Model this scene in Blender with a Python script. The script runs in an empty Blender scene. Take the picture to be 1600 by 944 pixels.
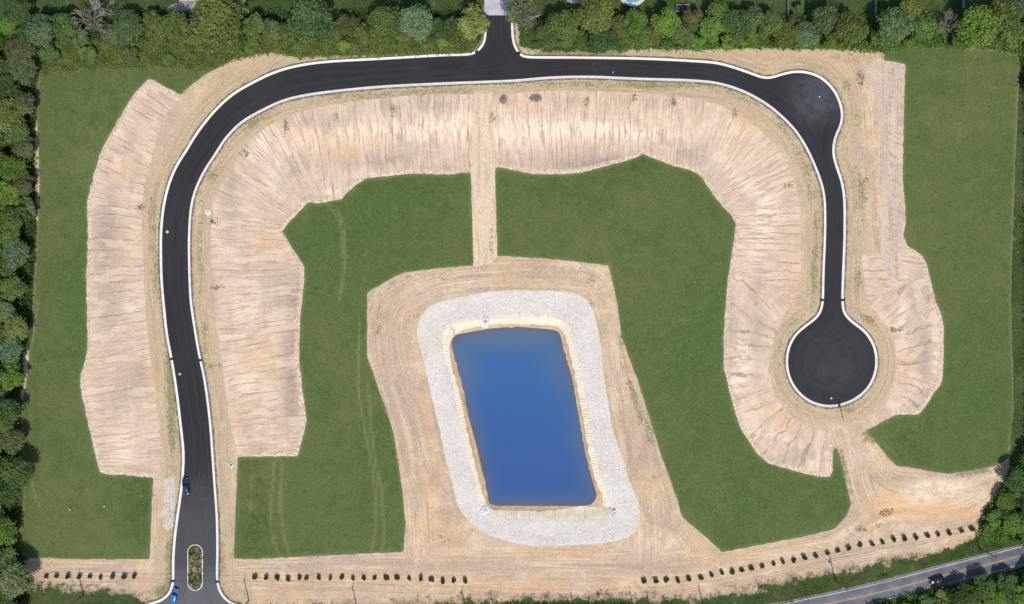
import bpy, math, random
import numpy as np
from mathutils import Vector, Matrix

random.seed(7); RNG = np.random.default_rng(11)
SC = bpy.context.scene
COL = SC.collection
HC = 280.0          # drone height, metres
K = 0.18            # metres on the ground per photo pixel

def W(px, py, z=0.0):
    f = (HC - z) / HC
    return ((px - 800) * K * f, (472 - py) * K * f)
def PP(pts, z=0.0):
    return np.array([W(a, b, z) for a, b in pts])
def sstep(a, b, x):
    t = np.clip((x - a) / (b - a), 0, 1); return t * t * (3 - 2 * t)

# ------------------------------------------------------------------ tagging
def tag(o, label=None, cat=None, group=None, kind=None):
    if label: o['label'] = label
    if cat: o['category'] = cat
    if group: o['group'] = group
    if kind: o['kind'] = kind
    return o
def link_mesh(name, verts, faces, mats, parent=None, smooth=False, mat_idx=None):
    me = bpy.data.meshes.new(name)
    me.from_pydata([tuple(map(float, v)) for v in verts], [], [tuple(map(int, f)) for f in faces])
    for m in (mats if isinstance(mats, (list, tuple)) else [mats]): me.materials.append(m)
    if mat_idx is not None: me.polygons.foreach_set('material_index', mat_idx)
    if smooth: me.polygons.foreach_set('use_smooth', [True] * len(me.polygons))
    me.update()
    o = bpy.data.objects.new(name, me); COL.objects.link(o)
    if parent: o.parent = parent
    return o
def empty(name, loc=(0, 0, 0), rz=0.0):
    o = bpy.data.objects.new(name, None); COL.objects.link(o)
    o.location = loc; o.rotation_euler = (0, 0, rz); o.empty_display_size = 0.5
    return o
def copy_tree(o, parent=None):
    c = o.copy(); COL.objects.link(c); c.parent = parent
    for ch in list(o.children): copy_tree(ch, c)
    return c
ONES = ['', 'first', 'second', 'third', 'fourth', 'fifth', 'sixth', 'seventh', 'eighth', 'ninth', 'tenth', 'eleventh', 'twelfth',
        'thirteenth', 'fourteenth', 'fifteenth', 'sixteenth', 'seventeenth', 'eighteenth', 'nineteenth']
TENS = {2: 'twenty', 3: 'thirty', 4: 'forty', 5: 'fifty', 6: 'sixty', 7: 'seventy', 8: 'eighty', 9: 'ninety'}
def ordw(n):
    if n < 20: return ONES[n]
    t, u = divmod(n, 10)
    return TENS[t][:-1] + 'ieth' if u == 0 else TENS[t] + '-' + ONES[u]

# ------------------------------------------------------------------ node helper
class Mat:
    def __init__(s, name, rough=0.9, spec=0.3):
        s.m = bpy.data.materials.new(name); s.m.use_nodes = True
        s.t = s.m.node_tree; s.b = s.t.nodes['Principled BSDF']
        s.b.inputs['Roughness'].default_value = rough
        s.b.inputs['Specular IOR Level'].default_value = spec
    def n(s, ty, **kw):
        x = s.t.nodes.new(ty)
        for k, v in kw.items(): setattr(x, k, v)
        return x
    def put(s, sock, v):
        if isinstance(v, bpy.types.NodeSocket): s.t.links.new(v, sock)
        elif isinstance(v, tuple):
            sock.default_value = v if len(v) == len(sock.default_value) else (*v, 1.0)
        else: sock.default_value = v
    def math(s, op, a, b=0.0, clamp=False):
        x = s.n('ShaderNodeMath', operation=op, use_clamp=clamp)
        s.put(x.inputs[0], a); s.put(x.inputs[1], b); return x.outputs[0]
    def mix(s, f, a, b, mode='MIX'):
        x = s.n('ShaderNodeMix', data_type='RGBA', blend_type=mode)
        s.put(x.inputs[0], f); s.put(x.inputs[6], a); s.put(x.inputs[7], b); return x.outputs[2]
    def rng(s, v, a, b, c=0.0, d=1.0, smooth=True):
        x = s.n('ShaderNodeMapRange', interpolation_type='SMOOTHSTEP' if smooth else 'LINEAR')
        s.put(x.inputs[0], v)
        for i, q in enumerate((a, b, c, d)): x.inputs[i + 1].default_value = q
        return x.outputs[0]
    def attr(s, name):
        return s.n('ShaderNodeAttribute', attribute_name=name).outputs['Fac']
    def pos(s):
        if not hasattr(s, '_p'): s._p = s.n('ShaderNodeTexCoord').outputs['Object']
        return s._p
    def xyz(s, v):
        x = s.n('ShaderNodeSeparateXYZ'); s.put(x.inputs[0], v); return x.outputs
    def vec(s, a, b, c=0.0):
        x = s.n('ShaderNodeCombineXYZ')
        s.put(x.inputs[0], a); s.put(x.inputs[1], b); s.put(x.inputs[2], c); return x.outputs[0]
    def noise(s, v, scale, det=3.0, rough=0.55, dist=0.0):
        x = s.n('ShaderNodeTexNoise'); s.put(x.inputs['Vector'], v)
        x.inputs['Scale'].default_value = scale; x.inputs['Detail'].default_value = det
        x.inputs['Roughness'].default_value = rough; x.inputs['Distortion'].default_value = dist
        return x.outputs['Fac']
    def voro(s, v, scale, feature='F1', out='Distance'):
        x = s.n('ShaderNodeTexVoronoi', feature=feature); s.put(x.inputs['Vector'], v)
        x.inputs['Scale'].default_value = scale; return x.outputs[out]
    def voro1(s, w, feature='DISTANCE_TO_EDGE'):
        x = s.n('ShaderNodeTexVoronoi', voronoi_dimensions='1D', feature=feature); s.put(x.inputs['W'], w)
        x.inputs['Scale'].default_value = 1.0; return x.outputs['Distance']
    def grain(s, c, dark, light, f1=.6, f2=.55, sc=3.4):
        """pebble-size speckle: random cells, some darker and some lighter"""
        x = s.n('ShaderNodeTexVoronoi', feature='F1'); s.put(x.inputs['Vector'], s.pos()); x.inputs['Scale'].default_value = sc
        q = s.xyz(x.outputs['Color']); n = s.noise(s.pos(), .7, 4, .7)
        c = s.mix(s.math('MULTIPLY', s.rng(q[0], .55, 1.0, 0, f1), s.rng(n, .35, .65, .35, 1)), c, dark)
        return s.mix(s.rng(q[1], .6, 1.0, 0, f2), c, light)
    def bump(s, h, strength=0.5, dist=0.1):
        x = s.n('ShaderNodeBump'); x.inputs['Strength'].default_value = strength
        x.inputs['Distance'].default_value = dist; s.put(x.inputs['Height'], h)
        s.t.links.new(x.outputs[0], s.b.inputs['Normal'])
    def col(s, c): s.put(s.b.inputs['Base Color'], c); return s

def plain(name, c, rough=0.7, metal=0.0, var=0.12, scale=3.0, spec=0.4):
    m = Mat(name, rough, spec); m.b.inputs['Metallic'].default_value = metal
    f = m.noise(m.pos(), scale, 4)
    d = tuple(x * (1 - var * 1.6) for x in c); e = tuple(min(1, x * (1 + var)) for x in c)
    m.col(m.mix(m.rng(f, .3, .7), d, e)); return m.m

# ------------------------------------------------------------------ world, sun, camera
SUN_EL = math.radians(58)
sh = Vector((-0.22, 0.97, 0)).normalized()          # shadows fall this way
world = bpy.data.worlds.new('World'); SC.world = world; world.use_nodes = True
nt = world.node_tree
sky = nt.nodes.new('ShaderNodeTexSky'); sky.sky_type = 'NISHITA'; sky.sun_disc = False
sky.sun_elevation = SUN_EL
to_sun = Vector((-sh.x, -sh.y, 0))
sky.sun_rotation = math.atan2(to_sun.x, to_sun.y)
nt.links.new(sky.outputs[0], nt.nodes['Background'].inputs[0])
nt.nodes['Background'].inputs[1].default_value = 0.125
sd = bpy.data.lights.new('sun', 'SUN'); sd.energy = 3.45; sd.angle = math.radians(0.55); sd.color = (1.0, 0.955, 0.88)
so = bpy.data.objects.new('sun', sd); COL.objects.link(so)
direction = Vector((sh.x * math.cos(SUN_EL), sh.y * math.cos(SUN_EL), -math.sin(SUN_EL)))
so.rotation_euler = direction.to_track_quat('-Z', 'Y').to_euler(); so.location = (0, -60, 120)
cd = bpy.data.cameras.new('camera'); cam = bpy.data.objects.new('camera', cd); COL.objects.link(cam)
cd.sensor_width = 36; cd.lens = 36 * HC / (1600 * K); cd.clip_end = 9000; cd.clip_start = 1
cam.location = (0, 0, HC); SC.camera = cam
SC.view_settings.view_transform = 'Standard'; SC.view_settings.look = 'None'
SC.view_settings.gamma = 1; SC.view_settings.exposure = 0.0
SC.cycles.max_bounces = 5; SC.cycles.diffuse_bounces = 3; SC.cycles.transparent_max_bounces = 4
SC.cycles.use_denoising = False

# ------------------------------------------------------------------ geometry helpers
def catmull(pts, step=0.9, closed=False):
    P = [np.array(p, float) for p in pts]; n = len(P); out = []
    segs = n if closed else n - 1
    for i in range(segs):
        if closed: p0, p1, p2, p3 = P[i - 1], P[i], P[(i + 1) % n], P[(i + 2) % n]
        else: p0, p1, p2, p3 = P[max(i - 1, 0)], P[i], P[i + 1], P[min(i + 2, n - 1)]
        L = np.linalg.norm(p2 - p1); k = max(1, int(L / step))
        for j in range(k):
            t = j / k
            out.append(0.5 * ((2 * p1) + (-p0 + p2) * t + (2 * p0 - 5 * p1 + 4 * p2 - p3) * t * t + (-p0 + 3 * p1 - 3 * p2 + p3) * t ** 3))
    if not closed: out.append(P[-1])
    return np.array(out)
def smooth_line(L, it=2, closed=False):
    L = L.copy()
    for _ in range(it):
        if closed: L = (np.roll(L, 1, 0) + 2 * L + np.roll(L, -1, 0)) / 4
        else: L[1:-1] = (L[:-2] + 2 * L[1:-1] + L[2:]) / 4
    return L
def seg_dist(Q, L, closed=False):
    """distance and arc length of the nearest point of polyline L for points Q"""
    A = L; B = np.roll(L, -1, 0) if closed else L[1:]
    if not closed: A = L[:-1]
    D = B - A; LL = np.maximum((D ** 2).sum(1), 1e-9); ln = np.sqrt(LL)
    cum = np.concatenate([[0], np.cumsum(ln)[:-1]])
    best = np.full(len(Q), 1e9); arc = np.zeros(len(Q))
    for i0 in range(0, len(Q), 6000):
        q = Q[i0:i0 + 6000]
        t = np.clip(((q[:, None] - A[None]) * D[None]).sum(2) / LL, 0, 1)
        dd = ((q[:, None] - A[None] - t[..., None] * D[None]) ** 2).sum(2)
        k = dd.argmin(1); r = np.arange(len(q))
        best[i0:i0 + 6000] = np.sqrt(dd[r, k]); arc[i0:i0 + 6000] = cum[k] + t[r, k] * ln[k]
    return best, arc
def inside(Q, poly):
    x, y = Q[:, 0], Q[:, 1]; c = np.zeros(len(Q), bool); n = len(poly)
    for i in range(n):
        x1, y1 = poly[i]; x2, y2 = poly[(i + 1) % n]
        if y1 == y2: continue
        m = ((y1 > y) != (y2 > y)) & (x < (x2 - x1) * (y - y1) / (y2 - y1) + x1)
        c ^= m
    return c
def sdf(Q, poly):
    d, a = seg_dist(Q, poly, True)
    return np.where(inside(Q, poly), -d, d), a
def lown(X, Y, f, seed, octs=3):
    r = np.random.default_rng(seed); v = 0; amp = 1; tot = 0
    for o in range(octs):
        for _ in range(4):
            a = r.uniform(0, 6.283); p = r.uniform(0, 6.283); ff = f * r.uniform(.7, 1.4)
            v = v + amp * np.sin((X * math.cos(a) + Y * math.sin(a)) * ff + p); tot += amp * .5
        f *= 2.1; amp *= .55
    return v / tot

# ------------------------------------------------------------------ layout (measured on the photo)
kerb_west = [(232,943),(240,942),(255,936),(263,928),(268,919),(270,905),(270,880),(272,845),(277,805),(282,770),(285,740),(286,708),(282.5,672),(275,609.5),
 (267.5,562),(260,522),(255,475),(252,440),(251,411),(251,366),(255,323),(264,286),(276,258),(290,236),(308,207),(335,173),(365,146),(400,126),
 (428,113),(462,103),(512,96),(600,91),(687,86),(732,84.5),(745,80),(754,71),(757.5,60),(757.5,40),(757,24)]
kerb_east = [(801,24),(801,45),(802.5,64),(808,79),(816,87),(830,89),(900,89.5),(1000,91),(1085,95),(1125,99),(1162,110),(1188,119.5),(1202,121.5),(1217,117),
 (1237,112),(1257,112),(1280,119),(1299,135),(1311,155),(1316.5,176),(1314.5,195),(1306,214),(1302.5,236),(1307,258),(1315,281),(1319.5,306),(1320.5,336),
 (1320,380),(1318,430),(1317,474),(1320,490),(1332,503),(1350,516),(1362,532),(1369,550),(1370,572),(1365,592),(1354,610),(1337,624),(1317,632.5),
 (1297,635.5),(1275,632),(1255,621),(1239,603),(1230,580),(1229,557),(1234,537),(1245,520),(1262,506),(1276,495),(1283,482),(1285,466),(1286,421),
 (1288,376),(1288.5,336),(1287,306),(1281,281),(1272,258),(1262,236),(1245,208),(1225,186),(1200,165),(1175,150),(1150,139),(1117,130),(1070,126),
 (1000,124),(925,121),(862,122),(800,127),(700,131),(600,136),(525,143),(475,150),(440,159),(402,177),(375,194),(352,218),(338,240),(322,264),(308,292),
 (300,320),(297,350),(296,386),(297,436),(299,472),(304,507),(311,549),(320,592),(326,634),(330,672),(332.5,708),(336,758),(339.5,808),(340.5,858),
 (340,905),(344,923),(352,935),(362,943),(372,945)]
KW = smooth_line(catmull(PP(kerb_west), 0.8), 3); KE = smooth_line(catmull(PP(kerb_east), 0.8), 3)
road_poly = np.vstack([KW, PP([(757,14),(801,14)]), KE, PP([(400,950),(470,960),(470,1030),(130,1030),(130,960),(205,948)])])
country = [(-420,1018),(-200,1016),(0,1014),(250,1010),(500,1008),(750,1003),(950,993),(1150,970),(1300,942),(1360,928.5),(1425,912.5),(1500,892.5),(1550,880),(1600,867),(1700,838),(1900,775)]
CR = smooth_line(catmull(PP(country, -.85), 1.5), 6)

lawn_w = [(62,112),(120,108),(200,104),(262,104),(318,107),(352,96),(372,92),(345,106),(320,118),(300,134),(284,149),(258,136),(233,122),(207,150),(186,186),(170,214),(158,236),(147,272),(138,306),(135.5,330),(137,345),(137,400),(135,430),(136,472),(137.5,545),(133,565),
 (125.5,590),(127,615),(132,635),(138,662),(146,700),(152,722),(157,738),(170,741),(241,745.5),(239,790),(235.5,873),(150,874),(50,872),(32,868),(28,840),(34,800),(38,760),(33,700),(33,640),(42,590),(46,545),(52,520),(51,480),
 (55,400),(60,330),(62,290),(60,230),(58,190),(57,140)]
lawn_mw = [(735.5,269),(700,273),(668,272),(650,271),(625,273),(600,276),(575,278),(556,289),(540,303),(534,311),(515,315),(497,318),(482,315.5),(468,331),(452,346),(441,361),(455,385),(475,416),(476,436),(472,472),(469,497),(468,530),(467,557),
 (472,607),(479,657),(473,685),(465,713),(372.5,713),(370,780),(366,872),(400,873),(500,868.5),(570,865),(631,862.5),(632.5,840),(634,818),(629,765.5),(620,708),(614,672),(605,644.5),(588,597),(574,557),(574,457),(602,441),(631,426),(690,419),(740,415)]
lawn_me = [(773,260),(800,265.5),(832,272),(870,272.5),(907,270),(942,261),(980,251),(1006,241),(1025,249),(1050,258.5),(1072,264),(1090,271),(1099,281),(1110,298),(1125,318.5),(1140,334),(1150,348.5),(1145,386),(1137.5,436),(1134,472),(1130.5,527),
 (1131,577),(1149,647),(1157,669.5),(1182,708),(1200,724),(1250,738),(1275,744),(1296,745.5),(1301,735),(1301,697),(1306,700),(1312,712),(1320,745.5),(1330.5,788),(1322,808),(1302,828),(1250,840),(1200,849),(1127.5,863),(1107,843),(1066,808),
 (1055,773),(1032,708),(997,597),(972,529.5),(964,472),(951,415),(900,409),(850,404),(800,401),(777,400)]
lawn_e = [(1379,94),(1385,82),(1425,74.5),(1475,71.5),(1525,76),(1590,83),(1593,100),(1590,180),(1586,260),(1583,340),(1580,472),(1582,560),(1584,640),(1578,690),(1574,718),(1552,729),(1518,735),(1482,741),(1440,734),(1400,727),(1390,718),(1382,708),(1366,688),(1350,673),
 (1375,660),(1400,647),(1435,648),(1448,632),(1460,612),(1471,599.5),(1474,572),(1474.5,509.5),(1470,490),(1462,472),(1447,411),(1440,399),(1432,393.5),(1418,385),(1411,367),(1415,350),(1414,320),(1410,280),(1411,236),(1413,150),(1415,100)]
gravel_o = [(665,482),(672,476),(687,472),(725,462),(775,455),(800,453.5),(850,454),(887,456),(907,461),(918,469),(926,484),(937,527),(945,597),(957,667),(970,708),(985,757),(995,775),(1000,808),(995,828),(985,838),(968,845),(937,849),(875,853),(825,853),
 (795,846),(762,835),(737,818),(717,795),(707,757),(694,708),(685,662),(677,632),(664,572),(655,542),(651,510)]
bank_o = [(705,507),(737,501),(758,499),(800,497),(850,495),(875,499),(889,511),(895,542),(910,597),(922,672),(929,708),(940,748),(952,780),(961,800),(950,809),(900,811),(875,811),(800,809),(765,803),(750,796),(744,758),(730,708),(715,642),(707,597),(697,567),(690,535),(692,517)]
wet_o = [(711,521),(727,512),(760,506),(800,504.5),(850,506),(872,508),(884,520),(892,552),(903,600),(914,662),(922,708),(932,750),(941,770),(947,790),(925,796),(905,792),(870,800),(800,800),(764,797),(757,785),(745,745),(736,708),(722,642),(712,600),(702,563),(701,530)]
water_o = [(707,528),(727,521),(760,515),(795,510.5),(830,513),(872,518),(877,532),(888,570),(900,614.5),(910,662),(919,708),(926,745),(932,776),(922,789),(870,790.5),(800,790),(765,788),(758,758),(747.5,708),(727,632),(715,590),(707,559)]
path_mid = [(736,262),(740,146),(770,146),(774,262),(777,400),(768,412),(740,417)]
track_e = [(1372,90),(1388,88),(1402,98),(1414,101),(1412,150),(1410,236),(1408,300),(1412,350),(1407,372),(1402,400),(1408,430),(1400,450),(1385,430),(1376,400),(1372,330),(1372,240),(1370,170),(1362,130),(1350,105)]
slope_in = [(372,712),(360,660),(352,600),(345,540),(336,480),(330,420),(330,370),(334,325),(345,290),(362,258),(385,225),(415,200),(450,180),(500,168),(560,158),(640,150),(738,148),(739,262),
 (700,276),(650,275),(575,282),(545,303),(534,314),(482,319),(452,350),(444,363),(478,416),(479,436),(475,472),(472,497),(470,557),(475,607),(482,657),(476,685),(468,714)]
slope_in2 = [(771,148),(860,142),(930,143),(1010,146),(1070,152),(1120,163),(1160,183),(1200,215),(1225,250),(1243,290),(1250,340),(1250,420),(1243,460),(1225,490),(1208,530),(1200,580),(1212,625),(1240,655),(1270,670),(1300,676),(1301,738),(1296,749),(1250,743),(1197,727),
 (1178,709),(1154,670),(1145,647),(1127,577),(1126,527),(1130,472),(1134,436),(1141,386),(1146,350),(1121,320),(1095,283),(1086,274),(1050,262),(1006,245),(942,265),(907,274),(832,276),(772,264)]
slope_w = [(160,232),(172,214),(208,148),(233,122),(262,136),(284,150),(262,178),(248,205),(243,230),(236,255),(226,290),(222,330),(224,380),(226,420),(228,480),(236,560),(246,640),(254,700),(248,745),(170,743),(154,740),(146,702),(134,662),(128,635),(124,612),(122,590),(130,563),(134,545),(133,472),(132,430),(134,400),(134,345),(133,330),(135,306),(144,270)]
slope_e = [(1345,400),(1385,400),(1412,372),(1418,383),(1434,392),(1442,398),(1450,411),(1465,472),(1474,490),(1478,510),(1478,572),(1474,600),(1463,614),(1451,633),(1437,650),(1400,650),(1380,640),(1392,610),(1400,575),(1398,540),(1385,510),(1362,480),(1350,450)]
gravel_patch = [(256,748),(272,746),(276,770),(272,800),(272,825),(262,830),(255,822),(253,800),(257,780)]
site = [(40,872),(34,905),(52,916),(95,918),(150,921),(200,926),(235,945),(230,1000),(400,1000),(420,952),(600,950),(700,944),(760,938),(800,940),(900,936),(1000,932),(1080,938),(1130,930),(1200,916),(1250,905),(1330,893),(1400,876),(1450,866),(1490,856),(1508,847),(1528,838),(1532,826),
 (1528,816),(1545,790),(1560,770),(1572,745),(1578,722),(1576,640),(1576,400),(1580,150),(1580,86),(1525,74),(1475,70),(1425,73),(1380,82),(1350,73),(1310,77),(1270,79),(1200,76),(1100,78),(1050,78),(1000,77),(968,82),(940,84),(880,83),(830,80),(812,72),(806,40),(803,10),(755,10),(752,60),(738,78),(690,82),(600,84),(550,87),(470,88),
 (430,82),(395,84),(362,94),(330,107),(283,148),(200,104),(70,114),(62,185),(53,195),(55,290),(60,345),(64,400),(58,530),(36,560),(38,600),(34,620),(46,640),(48,700),(50,780),(40,850)]

# ------------------------------------------------------------------ terrain grid
STEP = 0.8
gx = np.arange(-168, 168.01, STEP); gy = np.arange(-112, 112.01, STEP)
far = np.array([4, 10, 20, 40, 80, 160, 320, 640, 1300, 2600, 4500.])
GX = np.concatenate([-168 - far[::-1], gx, 168 + far]); GY = np.concatenate([-112 - far[::-1], gy, 112 + far])
NX, NY = len(GX), len(GY)
XX, YY = np.meshgrid(GX, GY)
Q = np.stack([XX.ravel(), YY.ravel()], 1)
qx, qy = Q[:, 0], Q[:, 1]
near = (np.abs(qx) < 170) & (np.abs(qy) < 114)
def field(fn, fill):
    out = [np.full(len(Q), f, float) for f in fill]
    r = fn(Q[near])
    for o, v in zip(out, r): o[near] = v
    return out
d1, s1 = field(lambda q: seg_dist(q, KW), (300, 0)); d2, s2 = field(lambda q: seg_dist(q, KE), (300, 0))
dk = np.minimum(d1, d2); sk = np.where(d1 < d2, s1 + 1000, s2)
(sroad, _) = field(lambda q: sdf(q, road_poly), (300, 0))
droad = np.maximum(sroad, 0)
ZL = -0.85
S = {}
for nm, poly, z, jit in [('lawn_w', lawn_w, ZL, .16), ('lawn_mw', lawn_mw, ZL, .1), ('lawn_me', lawn_me, ZL, .1), ('lawn_e', lawn_e, ZL, .1),
        ('gravel', gravel_o, ZL, .14), ('bank', bank_o, -1.2, .25), ('wet', wet_o, -1.6, .2), ('water', water_o, -2.0, 0.0), ('path', path_mid, -.7, .1),
        ('track', track_e, -.6, .45), ('slope_in', slope_in, -.6, .2), ('slope_in2', slope_in2, -.6, .2), ('slope_w', slope_w, -.6, .2), ('slope_e', slope_e, -.6, .2),
        ('patch', gravel_patch, -.1, .35), ('site', site, -.6, 0.0)]:
    P = PP(poly, z)
    if nm in ('water', 'bank', 'wet', 'gravel'): P = smooth_line(catmull(P, 1.2, True), 1 if nm == 'water' else 3, True)
    v, a = field(lambda q: sdf(q, P), (300, 0))
    if jit: v = v + jit * lown(qx, qy, 1.7, len(nm) * 7 + 3, 2) * sstep(0, 3, 3 - np.abs(v) * .3)
    S[nm] = v
    if nm == 'bank': arc_bank = a
cds, _ = field(lambda q: seg_dist(q, CR), (300, 0))
lawn_any = np.minimum.reduce([S['lawn_w'], S['lawn_mw'], S['lawn_me'], S['lawn_e']])
slope_any = np.minimum.reduce([S['slope_in'], S['slope_in2'], S['slope_w'], S['slope_e']])
ysm = sstep(-84, -96, qy)
base = np.maximum(sstep(4.5, 19, droad), np.where(qy < -84, ysm, 0))
H = -0.05 - 0.8 * base
und = 0.16 * lown(qx, qy, .09, 5, 3) * sstep(5, 18, droad) * sstep(6, 16, cds)
H += np.where(near, und, 0)
# toe berm where the graded slopes meet the lawns
H += 0.22 * np.exp(-((lawn_any - 0.9) / 0.7) ** 2) * (slope_any < 0.5) * (1 + .6 * lown(qx, qy, 1.3, 9, 2))
# spoil mound
for px, py, r, hh in [(1398, 772, 4.5, 1.3), (1440, 770, 5, .6), (1420, 785, 3, .5)]:
    a, b = W(px, py, 0); H += hh * np.exp(-((qx - a) ** 2 + (qy - b) ** 2) / r ** 2)
# pond hollow
pg = S['gravel']; pb = S['bank']; pw = S['water']
cut = -0.25 * sstep(0, -4, pg)
cut -= 1.05 * sstep(.6, -3.4, pb)
cut -= 2.2 * sstep(-0.2, -8, pw)
H = np.where(pg < 6, H * 1.0 - und * sstep(6, 0, pg), H) + cut
WATER_Z = -1.98

# soil tints: (px, py, rx, ry, amount, angle)
def blobs(lst):
    v = np.zeros(len(Q))
    for px, py, rx, ry, a, ang in lst:
        x0, y0 = W(px, py, -.5); c, s_ = math.cos(math.radians(ang)), math.sin(math.radians(ang))
        dx, dy = (qx - x0) / K, (qy - y0) / K
        u = (dx * c - dy * s_) / rx; w = (dx * s_ + dy * c) / ry
        v += a * np.exp(-(u * u + w * w))
    return v
orange = blobs([(1417,568,7,22,1.2,0),(1395,775,26,18,1.5,0),(1445,796,70,14,1.3,0),(1375,800,20,8,.8,0),(800,920,200,10,.5,0),(1200,875,140,8,.5,12),(237,590,6,35,.9,0),(206,560,40,4,.5,0),(195,265,14,10,.7,0),(200,400,18,40,.35,0),(420,380,30,16,.6,0),(400,560,30,25,.5,0),
  (390,650,25,20,.4,0),(545,240,40,14,.5,0),(480,215,30,12,.5,0),(820,165,30,8,.7,0),(950,165,60,8,.45,0),(1160,180,40,10,.6,30),(1235,430,14,40,.5,0),(1225,330,10,40,.3,0),(1225,655,30,12,.6,30),(670,780,14,50,.7,0),(600,900,150,8,.35,0),
  (870,865,80,8,.5,0),(670,650,10,30,.5,0),(440,390,14,20,.3,0),(1500,800,40,16,.5,0),(700,870,60,8,.3,0),(1160,200,16,24,.5,0),(1375,300,4,80,.5,0),(1385,420,6,30,.6,0)])
cream = blobs([(150,860,90,8,.8,0),(600,850,40,8,.5,0),(1480,110,60,10,.4,0),(1590,400,6,260,.9,0),(45,600,6,120,.7,0),(1000,560,8,40,.5,-15),(1085,810,10,40,.5,-40),(470,350,14,20,.4,0),(100,780,60,50,.2,0),(1470,190,60,60,.25,0),(1000,310,60,20,.35,0),(400,230,26,14,.7,-45),(470,220,40,14,.6,-20),(430,270,22,12,.6,-50),(560,200,60,16,.5,0),(660,205,60,22,.7,0),(720,190,20,30,.5,0),(810,205,60,22,1.0,0),(900,200,50,12,.9,0),(960,205,40,12,.7,0),(1030,210,40,10,.8,0),(1130,255,20,12,.9,45),(1150,200,20,10,.7,30),
  (1170,290,24,10,.8,20),(1200,330,16,26,.9,0),(1205,350,10,20,.5,0),(1165,560,18,30,.8,0),(1150,600,14,22,.6,0),(1230,690,34,10,.6,20),(1270,720,24,10,.5,0),(390,470,24,40,.4,0),(380,600,26,30,.4,0),(205,480,16,14,.6,0),(180,330,20,8,.4,0),(195,700,16,26,.6,0),
  (1410,500,10,40,.6,0),(1460,560,8,50,.5,0),(1440,770,50,20,.9,0),(1470,760,50,10,.7,0),(1500,770,40,20,.5,0),(770,860,50,10,.4,0),(1010,850,60,18,.5,0),(1180,380,20,30,.4,0),(590,275,40,6,.7,0),(520,300,30,5,.8,0),(870,268,60,4,.8,0),(1080,262,30,6,.8,0)])
mauve = blobs([(880,83,80,5,2.4,0),(830,78,14,8,2.4,0),(745,72,8,8,1.5,0),(400,790,18,80,.9,0),(222,770,18,60,.6,0),(150,800,60,10,.3,0),(640,290,60,12,.4,0),(850,300,60,20,.3,0),(1400,690,30,10,.5,-30),(1230,720,40,10,.6,-10),(30,740,14,30,.6,0),(480,860,60,8,.3,0),(360,300,16,60,.7,0),(330,460,10,50,.5,0),(500,190,60,12,.6,0),(640,165,70,10,.7,0),(850,158,60,7,.7,0),(1000,160,80,9,.5,0),(930,255,90,14,.9,0),(600,250,60,12,.7,0),(640,225,40,14,.3,0),(1080,240,40,14,.5,30),(170,450,24,80,.6,0),(165,350,20,60,.7,0),(215,590,26,40,.6,0),(170,620,24,40,.4,0),
  (455,560,14,60,.9,0),(460,470,14,40,.8,0),(455,640,14,50,.7,0),(430,450,30,50,.4,0),(1140,500,10,60,.6,0),(1395,380,10,70,.7,0),(1440,460,20,40,.5,0),(1445,560,12,50,.8,0),(1255,700,40,16,.5,20),(620,560,20,80,.6,0),(640,720,14,100,.4,0),(1385,170,10,70,.7,0),
  (1180,530,14,60,.5,0),(500,885,200,5,.6,0),(700,885,200,6,.7,0),(900,885,80,6,.7,0),(1010,888,60,5,.8,0),(100,893,80,5,.6,0),(1340,740,22,50,.6,0),(455,260,30,18,.7,-30),(380,230,20,30,.4,0)])
veg = blobs([(90,552,50,9,.8,0),(940,335,14,6,.6,0),(1050,360,20,8,.5,0),(240,330,1,1,0,0),(470,760,40,50,.35,0),(1430,84,50,6,.6,0),(1380,90,12,6,.5,0),(1348,290,14,80,.75,0),(1345,180,10,30,.6,0),(1342,440,8,50,.6,0),(1325,130,12,12,.6,0),(1310,90,40,6,.7,0),(620,440,40,10,.5,-15),(700,430,60,8,.5,0),(850,420,80,8,.5,0),(925,435,20,12,.6,0),(595,480,12,30,.6,0),(590,520,8,20,.6,0),(650,495,14,10,.7,0),(985,600,6,40,.8,-15),(1005,660,8,50,.9,-20),
  (970,560,6,40,.5,0),(1020,740,8,40,.6,-20),(925,470,8,20,.5,0),(975,640,5,60,.5,-10),(985,760,8,40,.6,-10),(690,840,20,6,.9,30),(740,830,20,8,.5,30),(1005,830,8,20,.5,0),(1325,740,8,60,.7,-10),(1350,690,14,12,.8,-40),(1345,830,40,10,.5,0),(1395,820,60,5,.7,0),(1530,735,30,8,.8,10),(1500,745,30,5,.6,0),
  (768,340,3,70,.8,0),(766,380,4,30,.8,0),(800,265,1,1,0,0),(266,880,6,50,.9,0),(268,620,7,60,.85,0),(270,690,6,40,.6,0),(262,560,6,30,.5,0),(205,552,24,7,.7,0),(240,330,8,60,.45,0),(246,430,6,50,.45,0),(350,570,20,6,.6,0),(372,653,14,4,.5,0),(320,540,5,60,.4,0),(315,400,6,80,.5,0),(330,270,10,30,.5,-30),
  (400,190,40,8,.5,-25),(560,150,100,4,.5,0),(680,142,100,4,.5,0),(900,132,120,4,.6,0),(1040,135,80,4,.6,0),(1150,150,40,5,.5,25),(1262,290,8,40,.5,-10),(1275,380,6,60,.5,0),(1270,440,6,40,.6,0),(1240,500,14,14,.5,0),(1218,540,5,50,.4,0),(1358,500,10,14,.7,-40),(1320,640,20,4,.5,0),(345,880,6,60,.5,0),(420,915,60,6,.3,0),
  (1250,905,90,8,.6,12),(1400,880,60,7,.8,14),(450,925,120,6,.4,0),(620,935,80,8,.6,0),(850,930,80,8,.5,0),(180,925,60,6,.8,0),(110,922,60,5,.7,0),(255,925,10,14,.9,0),(1180,920,50,8,.6,10),(1230,210,6,40,.5,-30),(900,84,60,5,1.6,0),(700,84,60,3,1.0,0)])
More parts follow.
